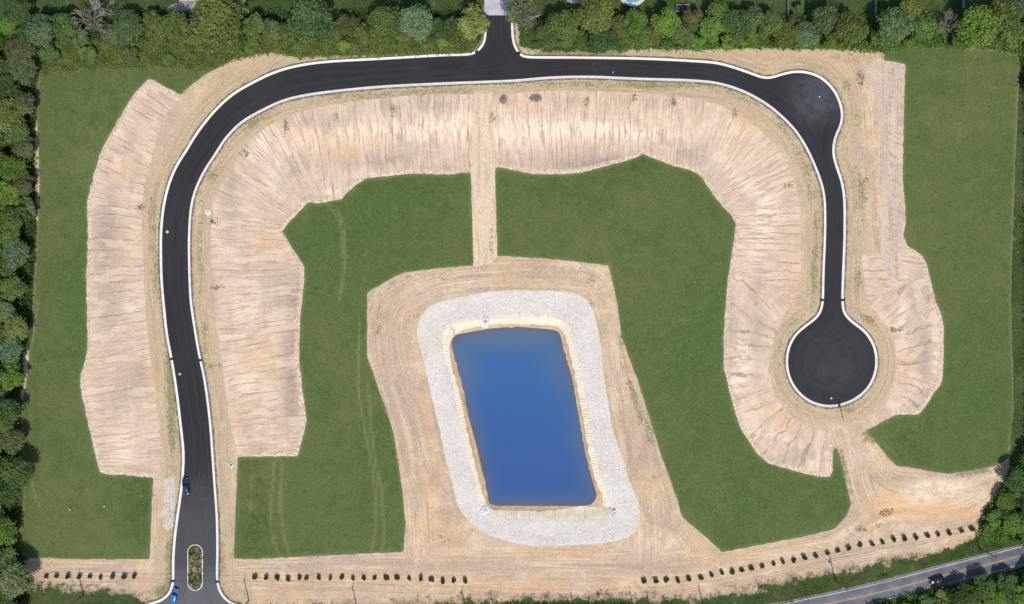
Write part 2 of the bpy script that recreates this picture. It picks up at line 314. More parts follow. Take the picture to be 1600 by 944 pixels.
tracks = [[(563,500),(560,600),(572,680),(585,760),(586,830),(578,868)],[(575,600),(583,690),(596,770),(600,830),(597,860)],[(527,325),(538,360),(538,420),(530,470)],[(512,322),(530,345),(534,400)],[(428,722),(424,820),(436,868)],[(440,722),(440,810),(452,868)],[(395,722),(392,800)],
  [(440,720),(436,800)],[(60,470),(50,530),(38,600),(34,680),(46,740),(60,790)],[(1378,690),(1400,712)]]
trk = np.full(len(Q), 99.)
for t in tracks:
    v, _ = field(lambda q: seg_dist(q, catmull(PP(t, ZL), 2)), (99, 0)); trk = np.minimum(trk, v)

hauls = [[(345,888),(500,887),(700,886),(850,882),(1000,884),(1120,876),(1250,862),(1400,833),(1530,812)], [(1316,660),(1332,710),(1342,760),(1352,800),(1310,840),(1240,856)], [(1345,675),(1366,710),(1392,745),(1440,752),(1500,756),(1560,740),(1588,726)],
  [(1590,735),(1555,770),(1500,800),(1440,808),(1385,812),(1340,835)], [(1345,88),(1362,130),(1372,200),(1374,300),(1378,380),(1392,440)], [(975,430),(985,500),(1005,560),(1022,660),(1040,740),(1062,810),(1090,850),(1140,900)], [(652,900),(650,830),(645,760),(640,690),(612,600),(600,520),(612,470),(680,440),(760,430),(860,430),(930,440),(955,500),(968,580),(1000,700),(1010,800),(1012,860),(1010,905)],
  [(250,880),(247,820),(247,760)], [(352,860),(350,780),(348,720)], [(60,888),(150,888),(240,888)]]
htd = np.full(len(Q), 99.); hts = np.zeros(len(Q))
for t in hauls:
    v, a = field(lambda q: seg_dist(q, catmull(PP(t, -.6), 2)), (99, 0)); m_ = v < htd; htd = np.where(m_, v, htd); hts = np.where(m_, a, hts)
ATTR = dict(htd=htd, hts=hts, ks=sk, kd=dk, site=S['site'], orange=orange, cream=cream, mauve=mauve, veg=veg, trk=trk, barc=arc_bank, bd=S['bank'], wd=S['water'], cd=cds, ld=lawn_any)
AN = list(ATTR); AV = np.stack([ATTR[k] for k in AN], 1)
VP = np.stack([qx, qy, H], 1)
# cells -> triangles (one fixed diagonal so that every sheet lies parallel to the ground below it)
ii, jj = np.meshgrid(np.arange(NX - 1), np.arange(NY - 1)); v00 = (jj * NX + ii).ravel(); v10 = v00 + 1; v01 = v00 + NX; v11 = v01 + 1
TRI = np.concatenate([np.stack([v00, v10, v11], 1), np.stack([v00, v11, v01], 1)])

def sheet(name, s, off, mat, label=None, zfix=None, attrs=True):
    sv = s[TRI]; ins = (sv < 0)
    full = ins.all(1); part = ins.any(1) & ~full
    used = TRI[full]; tris = used.tolist()
    extra_p, extra_a, cache = [], [], {}
    n0 = len(Q)
    def cutv(a, b):
        k = (a, b) if a < b else (b, a)
        if k not in cache:
            a, b = k; t = s[a] / (s[a] - s[b])
            cache[k] = n0 + len(extra_p)
            extra_p.append(VP[a] * (1 - t) + VP[b] * t)
            # pick the nearer node's arc length where it jumps
            va = AV[a] * (1 - t) + AV[b] * t
            extra_a.append(va)
        return cache[k]
    for tr in TRI[part].tolist():
        poly = []
        for q in range(3):
            a, b = tr[q], tr[(q + 1) % 3]
            if s[a] < 0: poly.append(a)
            if (s[a] < 0) != (s[b] < 0): poly.append(cutv(a, b))
        if len(poly) >= 3: tris.append(poly)
    P = np.vstack([VP] + ([np.array(extra_p)] if extra_p else []))
    A = np.vstack([AV] + ([np.array(extra_a)] if extra_a else []))
    idx = np.unique(np.concatenate([np.array(t) for t in tris]) if len(tris) < 20000 else np.array([i for t in tris for i in t]))
    mp = np.full(len(P), -1); mp[idx] = np.arange(len(idx))
    P = P[idx].copy(); P[:, 2] += off
    if zfix is not None: P[:, 2] = zfix
    me = bpy.data.meshes.new(name); me.from_pydata(P.tolist(), [], [[int(mp[i]) for i in t] for t in tris])
    me.materials.append(mat)
    for c, k in enumerate(AN):
        at = me.attributes.new(k, 'FLOAT', 'POINT'); at.data.foreach_set('value', A[idx, c].astype(np.float32))
    me.polygons.foreach_set('use_smooth', [True] * len(me.polygons)); me.update()
    o = bpy.data.objects.new(name, me); COL.objects.link(o)
    tag(o, label, kind='structure'); return o
def zat(x, y):
    i = int(np.clip(np.searchsorted(GX, x) - 1, 0, NX - 2)); j = int(np.clip(np.searchsorted(GY, y) - 1, 0, NY - 2))
    u = (x - GX[i]) / (GX[i + 1] - GX[i]); v = (y - GY[j]) / (GY[j + 1] - GY[j]); h = H.reshape(NY, NX)
    return float(h[j, i] * (1 - u) * (1 - v) + h[j, i + 1] * u * (1 - v) + h[j + 1, i] * (1 - u) * v + h[j + 1, i + 1] * u * v)
def fat(F, x, y):
    i = np.clip(np.searchsorted(GX, x), 0, NX - 1); j = np.clip(np.searchsorted(GY, y), 0, NY - 1)
    return F.reshape(NY, NX)[j, i]

# ------------------------------------------------------------------ surface materials
def soil(m, streak=None, straw=0.5):
    """bare earth colour; returns (colour, height)"""
    p = m.pos()
    big = m.noise(p, .06, 4, .6); mid = m.noise(p, .35, 5, .65); fine = m.noise(p, 2.6, 3, .7)
    c = m.mix(m.rng(big, .35, .65), (.61, .42, .26), (.53, .38, .27))
    c = m.mix(m.rng(mid, .42, .66, 0, .6), c, (.68, .51, .34))
    c = m.mix(m.rng(mid, .46, .30, 0, .5), c, (.43, .315, .225))
    pat = m.noise(p, .13, 5, .7)
    c = m.mix(m.rng(pat, .53, .62, 0, .7), c, (.76, .585, .40))
    c = m.mix(m.rng(pat, .47, .38, 0, .6), c, (.44, .315, .22))
    pk = m.noise(p, .09, 4, .6)
    c = m.mix(m.rng(pk, .52, .64, 0, .5), c, (.56, .42, .335))
    c = m.mix(m.rng(pk, .47, .37, 0, .4), c, (.66, .455, .27))
    c = m.mix(m.math('MULTIPLY', m.attr('mauve'), m.rng(mid, .3, .62, .3, .8), True), c, (.39, .295, .24))
    c = m.mix(m.math('MULTIPLY', m.rng(m.attr('mauve'), 1.2, 2.0), .85), c, (.11, .08, .05))
    c = m.mix(m.math('MULTIPLY', m.attr('orange'), m.rng(m.noise(p, .8, 3), .35, .65, .3, 1.0), True), c, (.70, .40, .19))
    return c, big, mid, fine
def make_ground():
    m = Mat('earth_and_grass', .95, .15); p = m.pos()
    c, big, mid, fine = soil(m); pt_ = m.noise(p, .4, 5, .7)
    c = m.mix(m.math('MULTIPLY', m.attr('cream'), m.rng(pt_, .38, .58, .25, 1.0), True), c, (.86, .69, .49))
    X = m.xyz(p)
    # machine passes along the length of the site's lower edge
    ax = m.noise(m.vec(m.math('MULTIPLY', X[0], .05), m.math('MULTIPLY', X[1], 1.2)), 1.0, 3, .6)
    low = m.rng(X[1], -66, -72)
    c = m.mix(m.math('MULTIPLY', low, m.rng(ax, .48, .72, 0, .25)), c, (.33, .235, .16))
    htd_ = m.attr('htd'); hn = m.noise(m.vec(m.math('MULTIPLY', htd_, 1.15), m.math('MULTIPLY', m.attr('hts'), .035), 6.0), 1.0, 4, .68)
    hm = m.math('MULTIPLY', m.rng(htd_, 8.5, 3), m.rng(m.noise(p, .12, 3), .3, .5, .35, 1))
    c = m.mix(m.math('MULTIPLY', hm, m.rng(hn, .49, .66, 0, .7)), c, (.37, .275, .195))
    c = m.mix(m.math('MULTIPLY', hm, m.rng(hn, .48, .34, 0, .7)), c, (.80, .61, .42))
    # rings of tyre tracks parallel to the kerb
    kd = m.attr('kd'); ks = m.attr('ks')
    par = m.noise(m.vec(m.math('MULTIPLY', ks, .09), m.math('MULTIPLY', kd, 1.3)), 1.0, 4, .65)
    verge = m.rng(kd, 7, 3.5)
    c = m.mix(verge, c, m.mix(m.rng(par, .3, .7), (.60, .45, .29), (.42, .315, .20)))
    bd = m.attr('bd'); rg = m.noise(m.vec(m.math('MULTIPLY', bd, .55), m.math('MULTIPLY', m.attr('barc'), .035), 3.0), 1.0, 4, .65)
    rgm = m.math('MULTIPLY', m.rng(bd, 34, 26), m.rng(X[1], -64, -58))
    c = m.mix(m.math('MULTIPLY', rgm, m.rng(rg, .48, .7, 0, .6)), c, (.36, .28, .2))
    c = m.mix(m.math('MULTIPLY', rgm, m.rng(rg, .45, .3, 0, .5)), c, (.68, .53, .41))
    # pinpoint texture
    c = m.mix(m.rng(fine, .52, .75, 0, .5), c, (.25, .18, .12))
    c = m.mix(m.rng(fine, .46, .25, 0, .5), c, (.68, .55, .41))
    # weeds: speckled green in the verge and in listed patches
    vg = m.math('ADD', m.math('ADD', m.attr('veg'), m.math('MULTIPLY', m.rng(m.attr('ld'), 2.2, 0), m.rng(m.noise(p, .09, 2), .42, .6, 0, .55))), m.math('MULTIPLY', m.rng(kd, 6.5, 2.0), .38))
    sp = m.noise(p, 1.6, 4, .75); sp2 = m.noise(p, .25, 3, .6)
    th = m.math('ADD', sp, m.math('MULTIPLY', m.math('SUBTRACT', sp2, .5), .5))
    lim = m.math('SUBTRACT', .76, m.math('MULTIPLY', vg, .40))
    wm = m.rng(m.math('SUBTRACT', th, lim), -.015, .10, 0, .85)
    c = m.mix(wm, c, m.mix(m.noise(p, 3.1, 2), (.15, .16, .065), (.28, .25, .12)))
    # dark strip behind the kerb: backfill gap with the kerb's shade painted in
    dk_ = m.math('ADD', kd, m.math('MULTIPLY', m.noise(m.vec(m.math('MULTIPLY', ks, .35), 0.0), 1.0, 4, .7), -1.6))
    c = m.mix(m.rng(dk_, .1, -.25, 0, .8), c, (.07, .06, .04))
    # lighter patch with stones
    # grass outside the building site
    s_ = m.math('ADD', m.attr('site'), m.math('MULTIPLY', m.math('SUBTRACT', m.noise(p, .35, 5, .75), .5), m.rng(X[1], -66, -74, 5.0, 13.0)))
    g1 = m.noise(p, .11, 3, .55); g2 = m.noise(p, 1.9, 4, .7)
    g = m.mix(m.rng(g1, .3, .7), (.032, .062, .017), (.065, .095, .028))
    g = m.mix(m.rng(g2, .45, .72, 0, .65), g, (.13, .15, .055))
    g = m.mix(m.rng(g2, .45, .25, 0, .6), g, (.02, .035, .012))
    g = m.mix(m.rng(m.noise(p, .3, 4, .7), .6, .72, 0, .45), g, (.30, .235, .15))
    c = m.grain(c, (.30, .215, .14), (.84, .68, .49), .36, .28)
    ed = m.math('MULTIPLY', m.rng(s_, -2.4, -.2), m.rng(X[1], -68, -73))
    c = m.mix(m.math('MULTIPLY', ed, m.rng(fine, .3, .6, .35, .9)), c, (.21, .165, .10))
    c = m.mix(m.rng(s_, -.25, .5), c, g)
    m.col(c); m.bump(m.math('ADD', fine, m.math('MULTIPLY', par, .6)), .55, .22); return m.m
def make_slope():
    """graded bank: rills run down-slope, square to the kerb"""
    m = Mat('graded_earth', .95, .12); p = m.pos()
    c, big, mid, fine = soil(m)
    kd = m.attr('kd'); ks = m.attr('ks')
    wob = m.math('MULTIPLY', m.math('SUBTRACT', m.noise(p, .1, 2), .5), 2.2)
    s_ = m.math('ADD', ks, wob)
    st = m.noise(m.vec(m.math('MULTIPLY', s_, 2.3), m.math('MULTIPLY', kd, .055)), 1.0, 4, .75)
    st2 = m.noise(m.vec(m.math('MULTIPLY', s_, .33), m.math('MULTIPLY', kd, .05), 4.0), 1.0, 3, .6)
    blot = m.noise(m.vec(m.math('MULTIPLY', s_, 1.0), m.math('MULTIPLY', kd, .16), 9.0), 1.0, 4, .65)
    c = m.mix(.42, c, (.60, .44, .345))
    band = m.noise(m.vec(m.math('MULTIPLY', kd, .42), m.math('MULTIPLY', ks, .028), 5.0), 1.0, 4, .6)
    brk = m.rng(m.noise(m.vec(m.math('MULTIPLY', s_, .35), m.math('MULTIPLY', kd, .2), 1.0), 1.0, 4, .65), .35, .6)
    c = m.mix(m.math('MULTIPLY', m.rng(band, .52, .66, 0, .75), brk), c, (.74, .55, .37))
    c = m.mix(m.math('MULTIPLY', m.rng(band, .46, .34, 0, .6), brk), c, (.50, .375, .31))
    cr = m.math('MULTIPLY', m.math('ADD', m.attr('cream'), .22), m.rng(blot, .40, .55, .0, 1.3), True)
    c = m.mix(cr, c, (.90, .73, .54))
    blk0 = m.noise(m.vec(m.math('MULTIPLY', s_, .15), m.math('MULTIPLY', kd, .08), 22.0), 1.0, 2, .5)
    c = m.mix(m.math('MULTIPLY', m.math('MULTIPLY', m.attr('mauve'), 1.5), m.rng(blot, .36, .6, .22, .72), True), c, (.37, .27, .222))
    c = m.mix(m.math('MULTIPLY', m.attr('orange'), m.rng(blot, .38, .56, .3, 1.0), True), c, (.70, .425, .22))
    c = m.mix(m.math('MULTIPLY', m.rng(st, .5, .78, 0, .6), m.rng(blk0, .35, .6, .45, 1)), c, (.36, .27, .215))
    c = m.mix(m.rng(st, .46, .25, 0, .55), c, (.72, .57, .43))
    c = m.mix(m.rng(st2, .55, .75, 0, .35), c, (.33, .25, .2))
    # erosion rills: lines straight down the slope, broken up and slightly bent
    s2 = m.math('ADD', s_, m.math('MULTIPLY', m.noise(m.vec(m.math('MULTIPLY', kd, .35), m.math('MULTIPLY', ks, .3)), 1.0, 3), .9))
    g1_ = m.noise(m.vec(m.math('MULTIPLY', ks, .16), m.math('MULTIPLY', kd, .12), 2.0), 1.0, 3)
    g2_ = m.noise(m.vec(m.math('MULTIPLY', ks, .5), m.math('MULTIPLY', kd, .16), 7.0), 1.0, 3)
    v1 = m.voro1(m.math('MULTIPLY', s2, .42)); v2 = m.voro1(m.math('MULTIPLY', m.math('ADD', s2, 31.7), 1.15))
    panel = m.rng(m.noise(m.vec(m.math('MULTIPLY', s_, .11), m.math('MULTIPLY', kd, .06), 12.0), 1.0, 3, .6), .40, .58)
    wdt = m.math('MULTIPLY', m.rng(g2_, .35, .7), .05)
    rill = m.math('MULTIPLY', m.rng(m.math('SUBTRACT', v1, wdt), .05, .0), m.rng(g1_, .40, .54), True)
    rill2 = m.math('MULTIPLY', m.rng(v2, .14, .03), m.rng(g2_, .42, .60), True)
    rill2 = m.math('MULTIPLY', rill2, panel)
    blk = m.noise(m.vec(m.math('MULTIPLY', s_, .30), m.math('MULTIPLY', kd, .10), 15.0), 1.0, 2, .4)
    c = m.mix(m.math('MULTIPLY', m.math('MULTIPLY', m.rng(blk, .53, .58), m.rng(blot, .35, .5)), .5), c, (.80, .625, .455))
    c = m.mix(m.math('MULTIPLY', rill2, .34), c, (.30, .21, .165))
    c = m.mix(m.math('MULTIPLY', rill, .5), c, (.22, .155, .12))
    rill = m.math('MAXIMUM', rill, m.math('MULTIPLY', rill2, .5))
    c = m.mix(m.rng(fine, .52, .78, 0, .32), c, (.3, .22, .165))
    c = m.mix(m.rng(fine, .45, .25, 0, .3), c, (.7, .57, .44))
    sp = m.noise(p, 1.3, 4, .75)
    wm = m.rng(m.math('SUBTRACT', sp, m.math('SUBTRACT', .8, m.math('MULTIPLY', m.attr('veg'), .36))), 0, .09, 0, .8)
    c = m.mix(wm, c, (.17, .17, .08))
    h = m.math('SUBTRACT', m.math('ADD', m.math('MULTIPLY', st, -.9), m.math('MULTIPLY', fine, .35)), m.math('MULTIPLY', rill, .9))
    toe = m.math('ADD', m.attr('ld'), m.math('MULTIPLY', m.noise(p, .7, 4, .75), -2.6))
    c = m.mix(m.rng(toe, .3, -.5, 0, .75), c, m.mix(m.rng(m.noise(p, 1.6, 3, .7), .4, .62), (.42, .31, .22), (.84, .68, .50)))
    c = m.grain(c, (.28, .205, .15), (.84, .70, .53), .28, .24)
    m.col(c); m.bump(h, .45, .16); return m.m
def make_lawn():
    m = Mat('mown_grass', .9, .15); p = m.pos()
    a = m.noise(p, .045, 3, .6); b = m.noise(p, .3, 4, .6); f = m.noise(p, 2.3, 4, .75); X = m.xyz(p)
    c = m.mix(m.rng(a, .35, .65), (.080, .124, .032), (.118, .148, .046))
    c = m.mix(m.rng(b, .42, .66, 0, .4), c, (.130, .155, .058))
    c = m.mix(m.rng(b, .46, .34, 0, .35), c, (.060, .105, .026))
    c = m.mix(m.rng(m.noise(p, .022, 2), .42, .62, 0, .5), c, (.064, .112, .026))
    mow = m.noise(m.vec(m.math('MULTIPLY', m.math('ADD', X[0], m.math('MULTIPLY', a, 40.0)), .9), m.math('MULTIPLY', X[1], .05)), 1.0, 3, .6)
    c = m.mix(m.rng(mow, .5, .7, 0, .35), c, (.14, .165, .07))
    c = m.mix(m.rng(f, .5, .76, 0, .65), c, (.14, .165, .07))
    c = m.mix(m.rng(f, .46, .26, 0, .65), c, (.025, .05, .013))
    t = m.math('ADD', m.attr('trk'), m.math('MULTIPLY', m.noise(p, 1.2, 4, .8), -1.6))
    c = m.mix(m.rng(t, -.1, -.7, 0, .45), c, (.24, .25, .12))
    lush = m.math('MULTIPLY', m.attr('mauve'), m.rng(m.noise(p, .5, 4, .7), .35, .65), True)
    c = m.mix(m.math('MULTIPLY', lush, .75), c, (.034, .052, .016))
    c = m.mix(m.math('MULTIPLY', m.attr('veg'), .6, True), c, (.055, .125, .022))
    c = m.mix(m.math('MULTIPLY', m.attr('cream'), m.rng(b, .3, .65, .2, .7), True), c, (.16, .17, .075))
    # thin, worn grass and bare soil showing in places
    worn = m.math('MULTIPLY', m.rng(m.noise(p, .13, 4, .65), .56, .72), m.rng(f, .40, .66), True)
    c = m.mix(m.math('MULTIPLY', worn, .42), c, (.26, .22, .12))
    e = m.math('ADD', m.attr('ld'), m.math('MULTIPLY', m.noise(p, .25, 4, .7), 2.6))
    c = m.mix(m.rng(e, .2, 1.1, 0, .38), c, (.20, .21, .11))
    bare = m.math('ADD', m.attr('ld'), m.math('MULTIPLY', m.math('SUBTRACT', m.noise(p, 1.3, 5, .8), .5), 3.0))
    c = m.mix(m.math('MULTIPLY', m.rng(bare, -.15, .35), m.rng(m.noise(p, .07, 2), .40, .55, .25, .95)), c, (.46, .35, .22))
    c = m.grain(c, (.035, .06, .018), (.17, .20, .085), .45, .36, 3.0)
    m.col(c); m.bump(f, .5, .12); return m.m
def make_gravel():
    m = Mat('crushed_stone', .9, .2); p = m.pos()
    v = m.voro(p, 2.6, 'F1', 'Color'); vd = m.voro(p, 2.6); f = m.noise(p, 3.5, 3, .8); b = m.noise(p, .12, 3)
    c = m.mix(m.rng(b, .35, .65), (.66, .585, .51), (.72, .65, .58))
    c = m.mix(m.rng(m.xyz(v)[0], .5, 1.0, 0, .45), c, (.85, .81, .76))
    c = m.mix(m.rng(m.xyz(v)[1], .6, 1.0, 0, .5), c, (.46, .41, .36))
    c = m.mix(m.rng(f, .55, .75, 0, .5), c, (.35, .3, .25))
    c = m.mix(m.rng(m.noise(p, .35, 5, .7), .56, .72, 0, .4), c, (.58, .47, .35))
    # raking marks parallel to the water
    bd = m.attr('bd'); ba = m.attr('barc')
    rk = m.noise(m.vec(m.math('MULTIPLY', bd, .9), m.math('MULTIPLY', ba, .05)), 1.0, 3, .6)
    c = m.mix(m.rng(rk, .55, .75, 0, .25), c, (.40, .34, .28))
    m.col(c); m.bump(m.math('ADD', m.math('MULTIPLY', vd, -1.0), m.math('MULTIPLY', rk, .5)), .7, .2); return m.m
def make_bank():
    m = Mat('matting_bank', .9, .2); p = m.pos()
    ba = m.attr('barc'); bd = m.attr('bd')
    w = m.noise(m.vec(m.math('MULTIPLY', ba, 1.25), m.math('MULTIPLY', bd, .12)), 1.0, 2, .5)
    w2 = m.math('SINE', m.math('ADD', m.math('MULTIPLY', ba, 9.0), m.math('MULTIPLY', w, 9.0)))
    w2 = m.math('ADD', m.math('MULTIPLY', w2, .5), .5)
    c = m.mix(m.rng(m.noise(p, .3, 3), .35, .65), (.84, .69, .50), (.88, .78, .62))
    c = m.mix(m.math('MULTIPLY', m.rng(w2, .75, 1.0), m.rng(m.noise(p, .5, 3, .7), .35, .65, .1, .5)), c, (.42, .31, .2))
    c = m.mix(m.rng(m.noise(p, 2.2, 3, .7), .56, .75, 0, .5), c, (.52, .38, .25))
    m.col(c); m.bump(m.math('SUBTRACT', 1.0, w2), .6, .2); return m.m
def make_shore():
    m = Mat('wet_clay_shore', .6, .4); p = m.pos()
    n = m.noise(p, .7, 4, .65); d = m.attr('wd')
    c = m.mix(m.rng(n, .3, .7), (.46, .31, .19), (.60, .44, .28))
    c = m.mix(m.rng(m.noise(m.vec(m.math('MULTIPLY', d, 2.0), m.math('MULTIPLY', m.attr('barc'), .1)), 1, 3), .5, .7, 0, .6), c, (.24, .15, .08))
    m.col(c); m.bump(n, .5, .2); return m.m
def make_straw():
    m = Mat('straw_path', .95, .1); p = m.pos(); X = m.xyz(p)
    f = m.noise(m.vec(m.math('MULTIPLY', X[0], 2.8), m.math('MULTIPLY', X[1], 1.1)), 1.0, 4, .75)
    c = m.mix(m.rng(f, .3, .7), (.62, .47, .31), (.80, .63, .44))
    pt = m.noise(m.vec(m.math('MULTIPLY', X[0], .9), m.math('MULTIPLY', X[1], .12)), 1.0, 4, .65)
    c = m.mix(m.rng(pt, .46, .64, 0, .7), c, (.50, .38, .28)); c = m.grain(c, (.33, .24, .15), (.86, .72, .52), .4, .3)
    sp = m.noise(p, 1.7, 4, .7)
    wm = m.rng(m.math('SUBTRACT', sp, m.math('SUBTRACT', .76, m.math('MULTIPLY', m.attr('veg'), .28))), 0, .06, 0, .9)
    c = m.mix(wm, c, (.17, .17, .05))
    m.col(c); m.bump(f, .6, .15); return m.m
def make_track():
    m = Mat('haul_track', .95, .1); p = m.pos(); X = m.xyz(p)
    t = m.noise(m.vec(m.math('MULTIPLY', X[0], 1.2), m.math('MULTIPLY', X[1], .035)), 1.0, 4, .7)
    f = m.noise(p, 2.4, 3, .7)
    c = m.mix(m.rng(t, .35, .68), (.66, .52, .41), (.46, .345, .275))
    c = m.mix(m.rng(f, .55, .78, 0, .4), c, (.27, .2, .15)); c = m.mix(m.rng(m.noise(p, .15, 5, .7), .5, .62, 0, .6), c, (.74, .56, .39)); c = m.grain(c, (.3, .22, .16), (.84, .7, .54), .35, .3)
    h = m.noise(m.vec(m.math('MULTIPLY', X[0], .35), m.math('MULTIPLY', m.math('ADD', X[1], m.math('MULTIPLY', X[0], .45)), 1.0)), 1.0, 3, .6)
    c = m.mix(m.math('MULTIPLY', m.rng(X[0], 104.5, 106.5), m.rng(h, .5, .68, 0, .5)), c, (.27, .2, .155))
    m.col(c); m.bump(m.math('ADD', t, m.math('ADD', f, h)), .6, .25); return m.m
def make_asphalt():
    m = Mat('new_asphalt', .85, .25); p = m.pos(); X = m.xyz(p)
    kd = m.attr('kd'); ks = m.attr('ks')
    st = m.noise(m.vec(m.math('MULTIPLY', ks, .02), m.math('MULTIPLY', kd, 1.1)), 1.0, 4, .6)
    f = m.noise(p, 4.0, 3, .8); b = m.noise(p, .06, 3, .6)
    c = m.mix(m.rng(st, .3, .7), (.023, .022, .0245), (.032, .031, .034))
    c = m.mix(m.rng(b, .45, .75, 0, .4), c, (.045, .045, .05))
    c = m.mix(m.rng(f, .55, .8, 0, .4), c, (.06, .058, .06))
    # older, dustier surfacing toward the junction
    yy = m.math('ADD', X[1], m.math('MULTIPLY', m.math('SUBTRACT', m.noise(p, .2, 3), .5), 8.0))
    old = m.math('MAXIMUM', m.rng(yy, -42, -66, 0, .42), m.rng(yy, -66, -82, 0, .95))
    c = m.mix(old, c, m.mix(m.rng(f, .3, .7), (.105, .102, .112), (.145, .14, .15)))
    # dust in the turning bulb and the cul-de-sac
    def near_(px, py, r):
        x0, y0 = W(px, py); v = m.n('ShaderNodeVectorMath', operation='DISTANCE'); m.put(v.inputs[0], p); v.inputs[1].default_value = (x0, y0, 0)
        return m.rng(v.outputs['Value'], r, r * .25)
    dust = m.math('MULTIPLY', m.math('ADD', m.math('MULTIPLY', near_(1278, 152, 11), .9), m.math('MULTIPLY', near_(1300, 567, 15), .30)), m.rng(m.noise(p, .35, 4, .7), .25, .7, .2, 1), True)
    c = m.mix(dust, c, (.085, .09, .105))
    soilm = m.math('MULTIPLY', m.math('MAXIMUM', near_(926, 97, 4.5), near_(318, 775, 9)), m.rng(m.noise(p, 1.2, 4, .8), .55, .72), True)
    c = m.mix(m.math('MULTIPLY', soilm, .6), c, (.22, .16, .12))
    seam = m.rng(m.math('ABSOLUTE', m.math('SUBTRACT', kd, m.math('ADD', 3.3, m.math('MULTIPLY', m.noise(p, .1, 2), 1.0)))), .28, .05)
    c = m.mix(m.math('MULTIPLY', seam, m.rng(m.noise(p, .08, 3, .6), .42, .6, 0, .35)), c, (.015, .015, .016))
    tyre = m.noise(m.vec(m.math('MULTIPLY', ks, .05), m.math('MULTIPLY', kd, 1.8), 8.0), 1.0, 3, .7)
    c = m.mix(m.math('MULTIPLY', m.rng(tyre, .54, .74), m.rng(m.noise(p, .09, 3, .6), .40, .62, 0, .55)), c, (.075, .072, .075))
    c = m.mix(m.rng(m.noise(p, 2.2, 3, .85), .68, .76, 0, .6), c, (.18, .165, .15))
    # pavers' joint marks across the mat and dirt along the gutter
    c = m.mix(m.math('MULTIPLY', m.rng(kd, .9, .35), m.rng(m.noise(p, .8, 4, .7), .48, .7, 0, .7)), c, (.14, .12, .10))
    m.col(c); m.bump(f, .3, .04); return m.m
def make_old_asphalt():
    m = Mat('worn_asphalt', .8, .3); p = m.pos(); cdd = m.attr('cd')
    f = m.noise(p, 3.0, 4, .75); b = m.noise(p, .25, 4, .65)
    c = m.mix(m.rng(b, .35, .65), (.12, .13, .155), (.185, .19, .21))
    w = m.rng(m.math('ABSOLUTE', m.math('SUBTRACT', cdd, 1.45)), .7, .2)
    c = m.mix(m.math('MULTIPLY', w, .35), c, (.095, .10, .12))
    c = m.mix(m.rng(f, .52, .75, 0, .5), c, (.26, .26, .27))
    cr = m.voro(m.vec(m.math('MULTIPLY', m.xyz(p)[0], .3), m.math('MULTIPLY', m.xyz(p)[1], .5)), 1.0, 'DISTANCE_TO_EDGE')
    c = m.mix(m.rng(cr, .03, .008, 0, .5), c, (.05, .05, .055))
    m.col(c); m.bump(f, .3, .04); return m.m
def make_concrete(name, c1, c2, joint=None, rough=.8):
    m = Mat(name, rough, .25); p = m.pos(); f = m.noise(p, 2.0, 4, .7); b = m.noise(p, .5, 3)
    c = m.mix(m.rng(b, .3, .7), c1, c2); c = m.mix(m.rng(f, .58, .75, 0, .4), c, tuple(x * .55 for x in c1))
    m.col(c); m.bump(f, .2, .03); return m.m
def make_water():
    m = Mat('pond_water', .06, .5); p = m.pos(); d = m.attr('wd')
    dd = m.math('ADD', d, m.math('MULTIPLY', m.math('SUBTRACT', m.noise(p, .05, 1, .5), .5), 6.0))
    yg = m.rng(m.xyz(p)[1], -12, -56, 0, 1)
    c = m.mix(m.rng(dd, -6.5, -.8, 0, .6), m.mix(yg, (.046, .125, .300), (.040, .098, .270)), (.085, .13, .205))
    c = m.mix(m.rng(d, -1.4, -.1, 0, .8), c, (.13, .10, .10))
    silt = m.rng(m.noise(p, .03, 1, .5), .42, .72, 0, .45)
    c = m.mix(m.math('MULTIPLY', silt, m.rng(d, -11, -2)), c, (.13, .17, .215))
    m.b.inputs['IOR'].default_value = 1.33
    m.col(c); m.bump(m.noise(p, 1.1, 4, .65), .12, .08); return m.m

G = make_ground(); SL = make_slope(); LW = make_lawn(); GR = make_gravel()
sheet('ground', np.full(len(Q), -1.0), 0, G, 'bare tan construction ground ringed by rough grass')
for k, lb in [('slope_in', 'rilled pinkish tan graded bank inside the western bend of the road'), ('slope_in2', 'rilled cream graded bank inside the eastern bend of the road'),
              ('slope_w', 'rilled tan graded bank west of the entrance road'), ('slope_e', 'rilled tan graded bank east of the turning circle')]:
    sheet('graded_bank', np.maximum(S[k], -sroad + .3), .006, SL, lb)
sheet('haul_track', S['track'], .012, make_track(), 'pinkish haul track running beside the eastern lawn')
sheet('path', S['path'], .012, make_straw(), 'straw covered path between the two middle lawns')
for k, lb in [('lawn_w', 'long narrow lawn beside the western woods'), ('lawn_mw', 'lawn on the west side of the pond'), ('lawn_me', 'lawn on the east side of the pond'), ('lawn_e', 'tall lawn at the eastern edge of the site')]:
    sheet('lawn', S[k], .02, LW, lb)
sheet('gravel_apron', np.maximum(S['gravel'], -(S['bank'] + .4)), .03, GR, 'pale crushed stone apron around the pond')
def make_patch():
    m = Mat('crusher_run', .95, .1); c = m.mix(m.rng(m.noise(m.pos(), .5, 4, .7), .3, .7), (.50, .41, .32), (.62, .54, .45)); c = m.grain(c, (.3, .25, .2), (.78, .72, .64))
    m.col(c); m.bump(m.noise(m.pos(), 3, 3), .4, .1); return m.m
sheet('gravel_patch', S['patch'], .012, make_patch(), 'pale gravel patch beside the entrance road')
S['wet'] = S['wet'] + .3
sheet('pond_bank', np.maximum(S['bank'], -(S['wet'] + .5)), .04, make_bank(), 'cream ribbed bank dropping to the pond')
sheet('pond_bed', S['wet'], .05, make_shore(), 'brown wet clay shore at the water line')
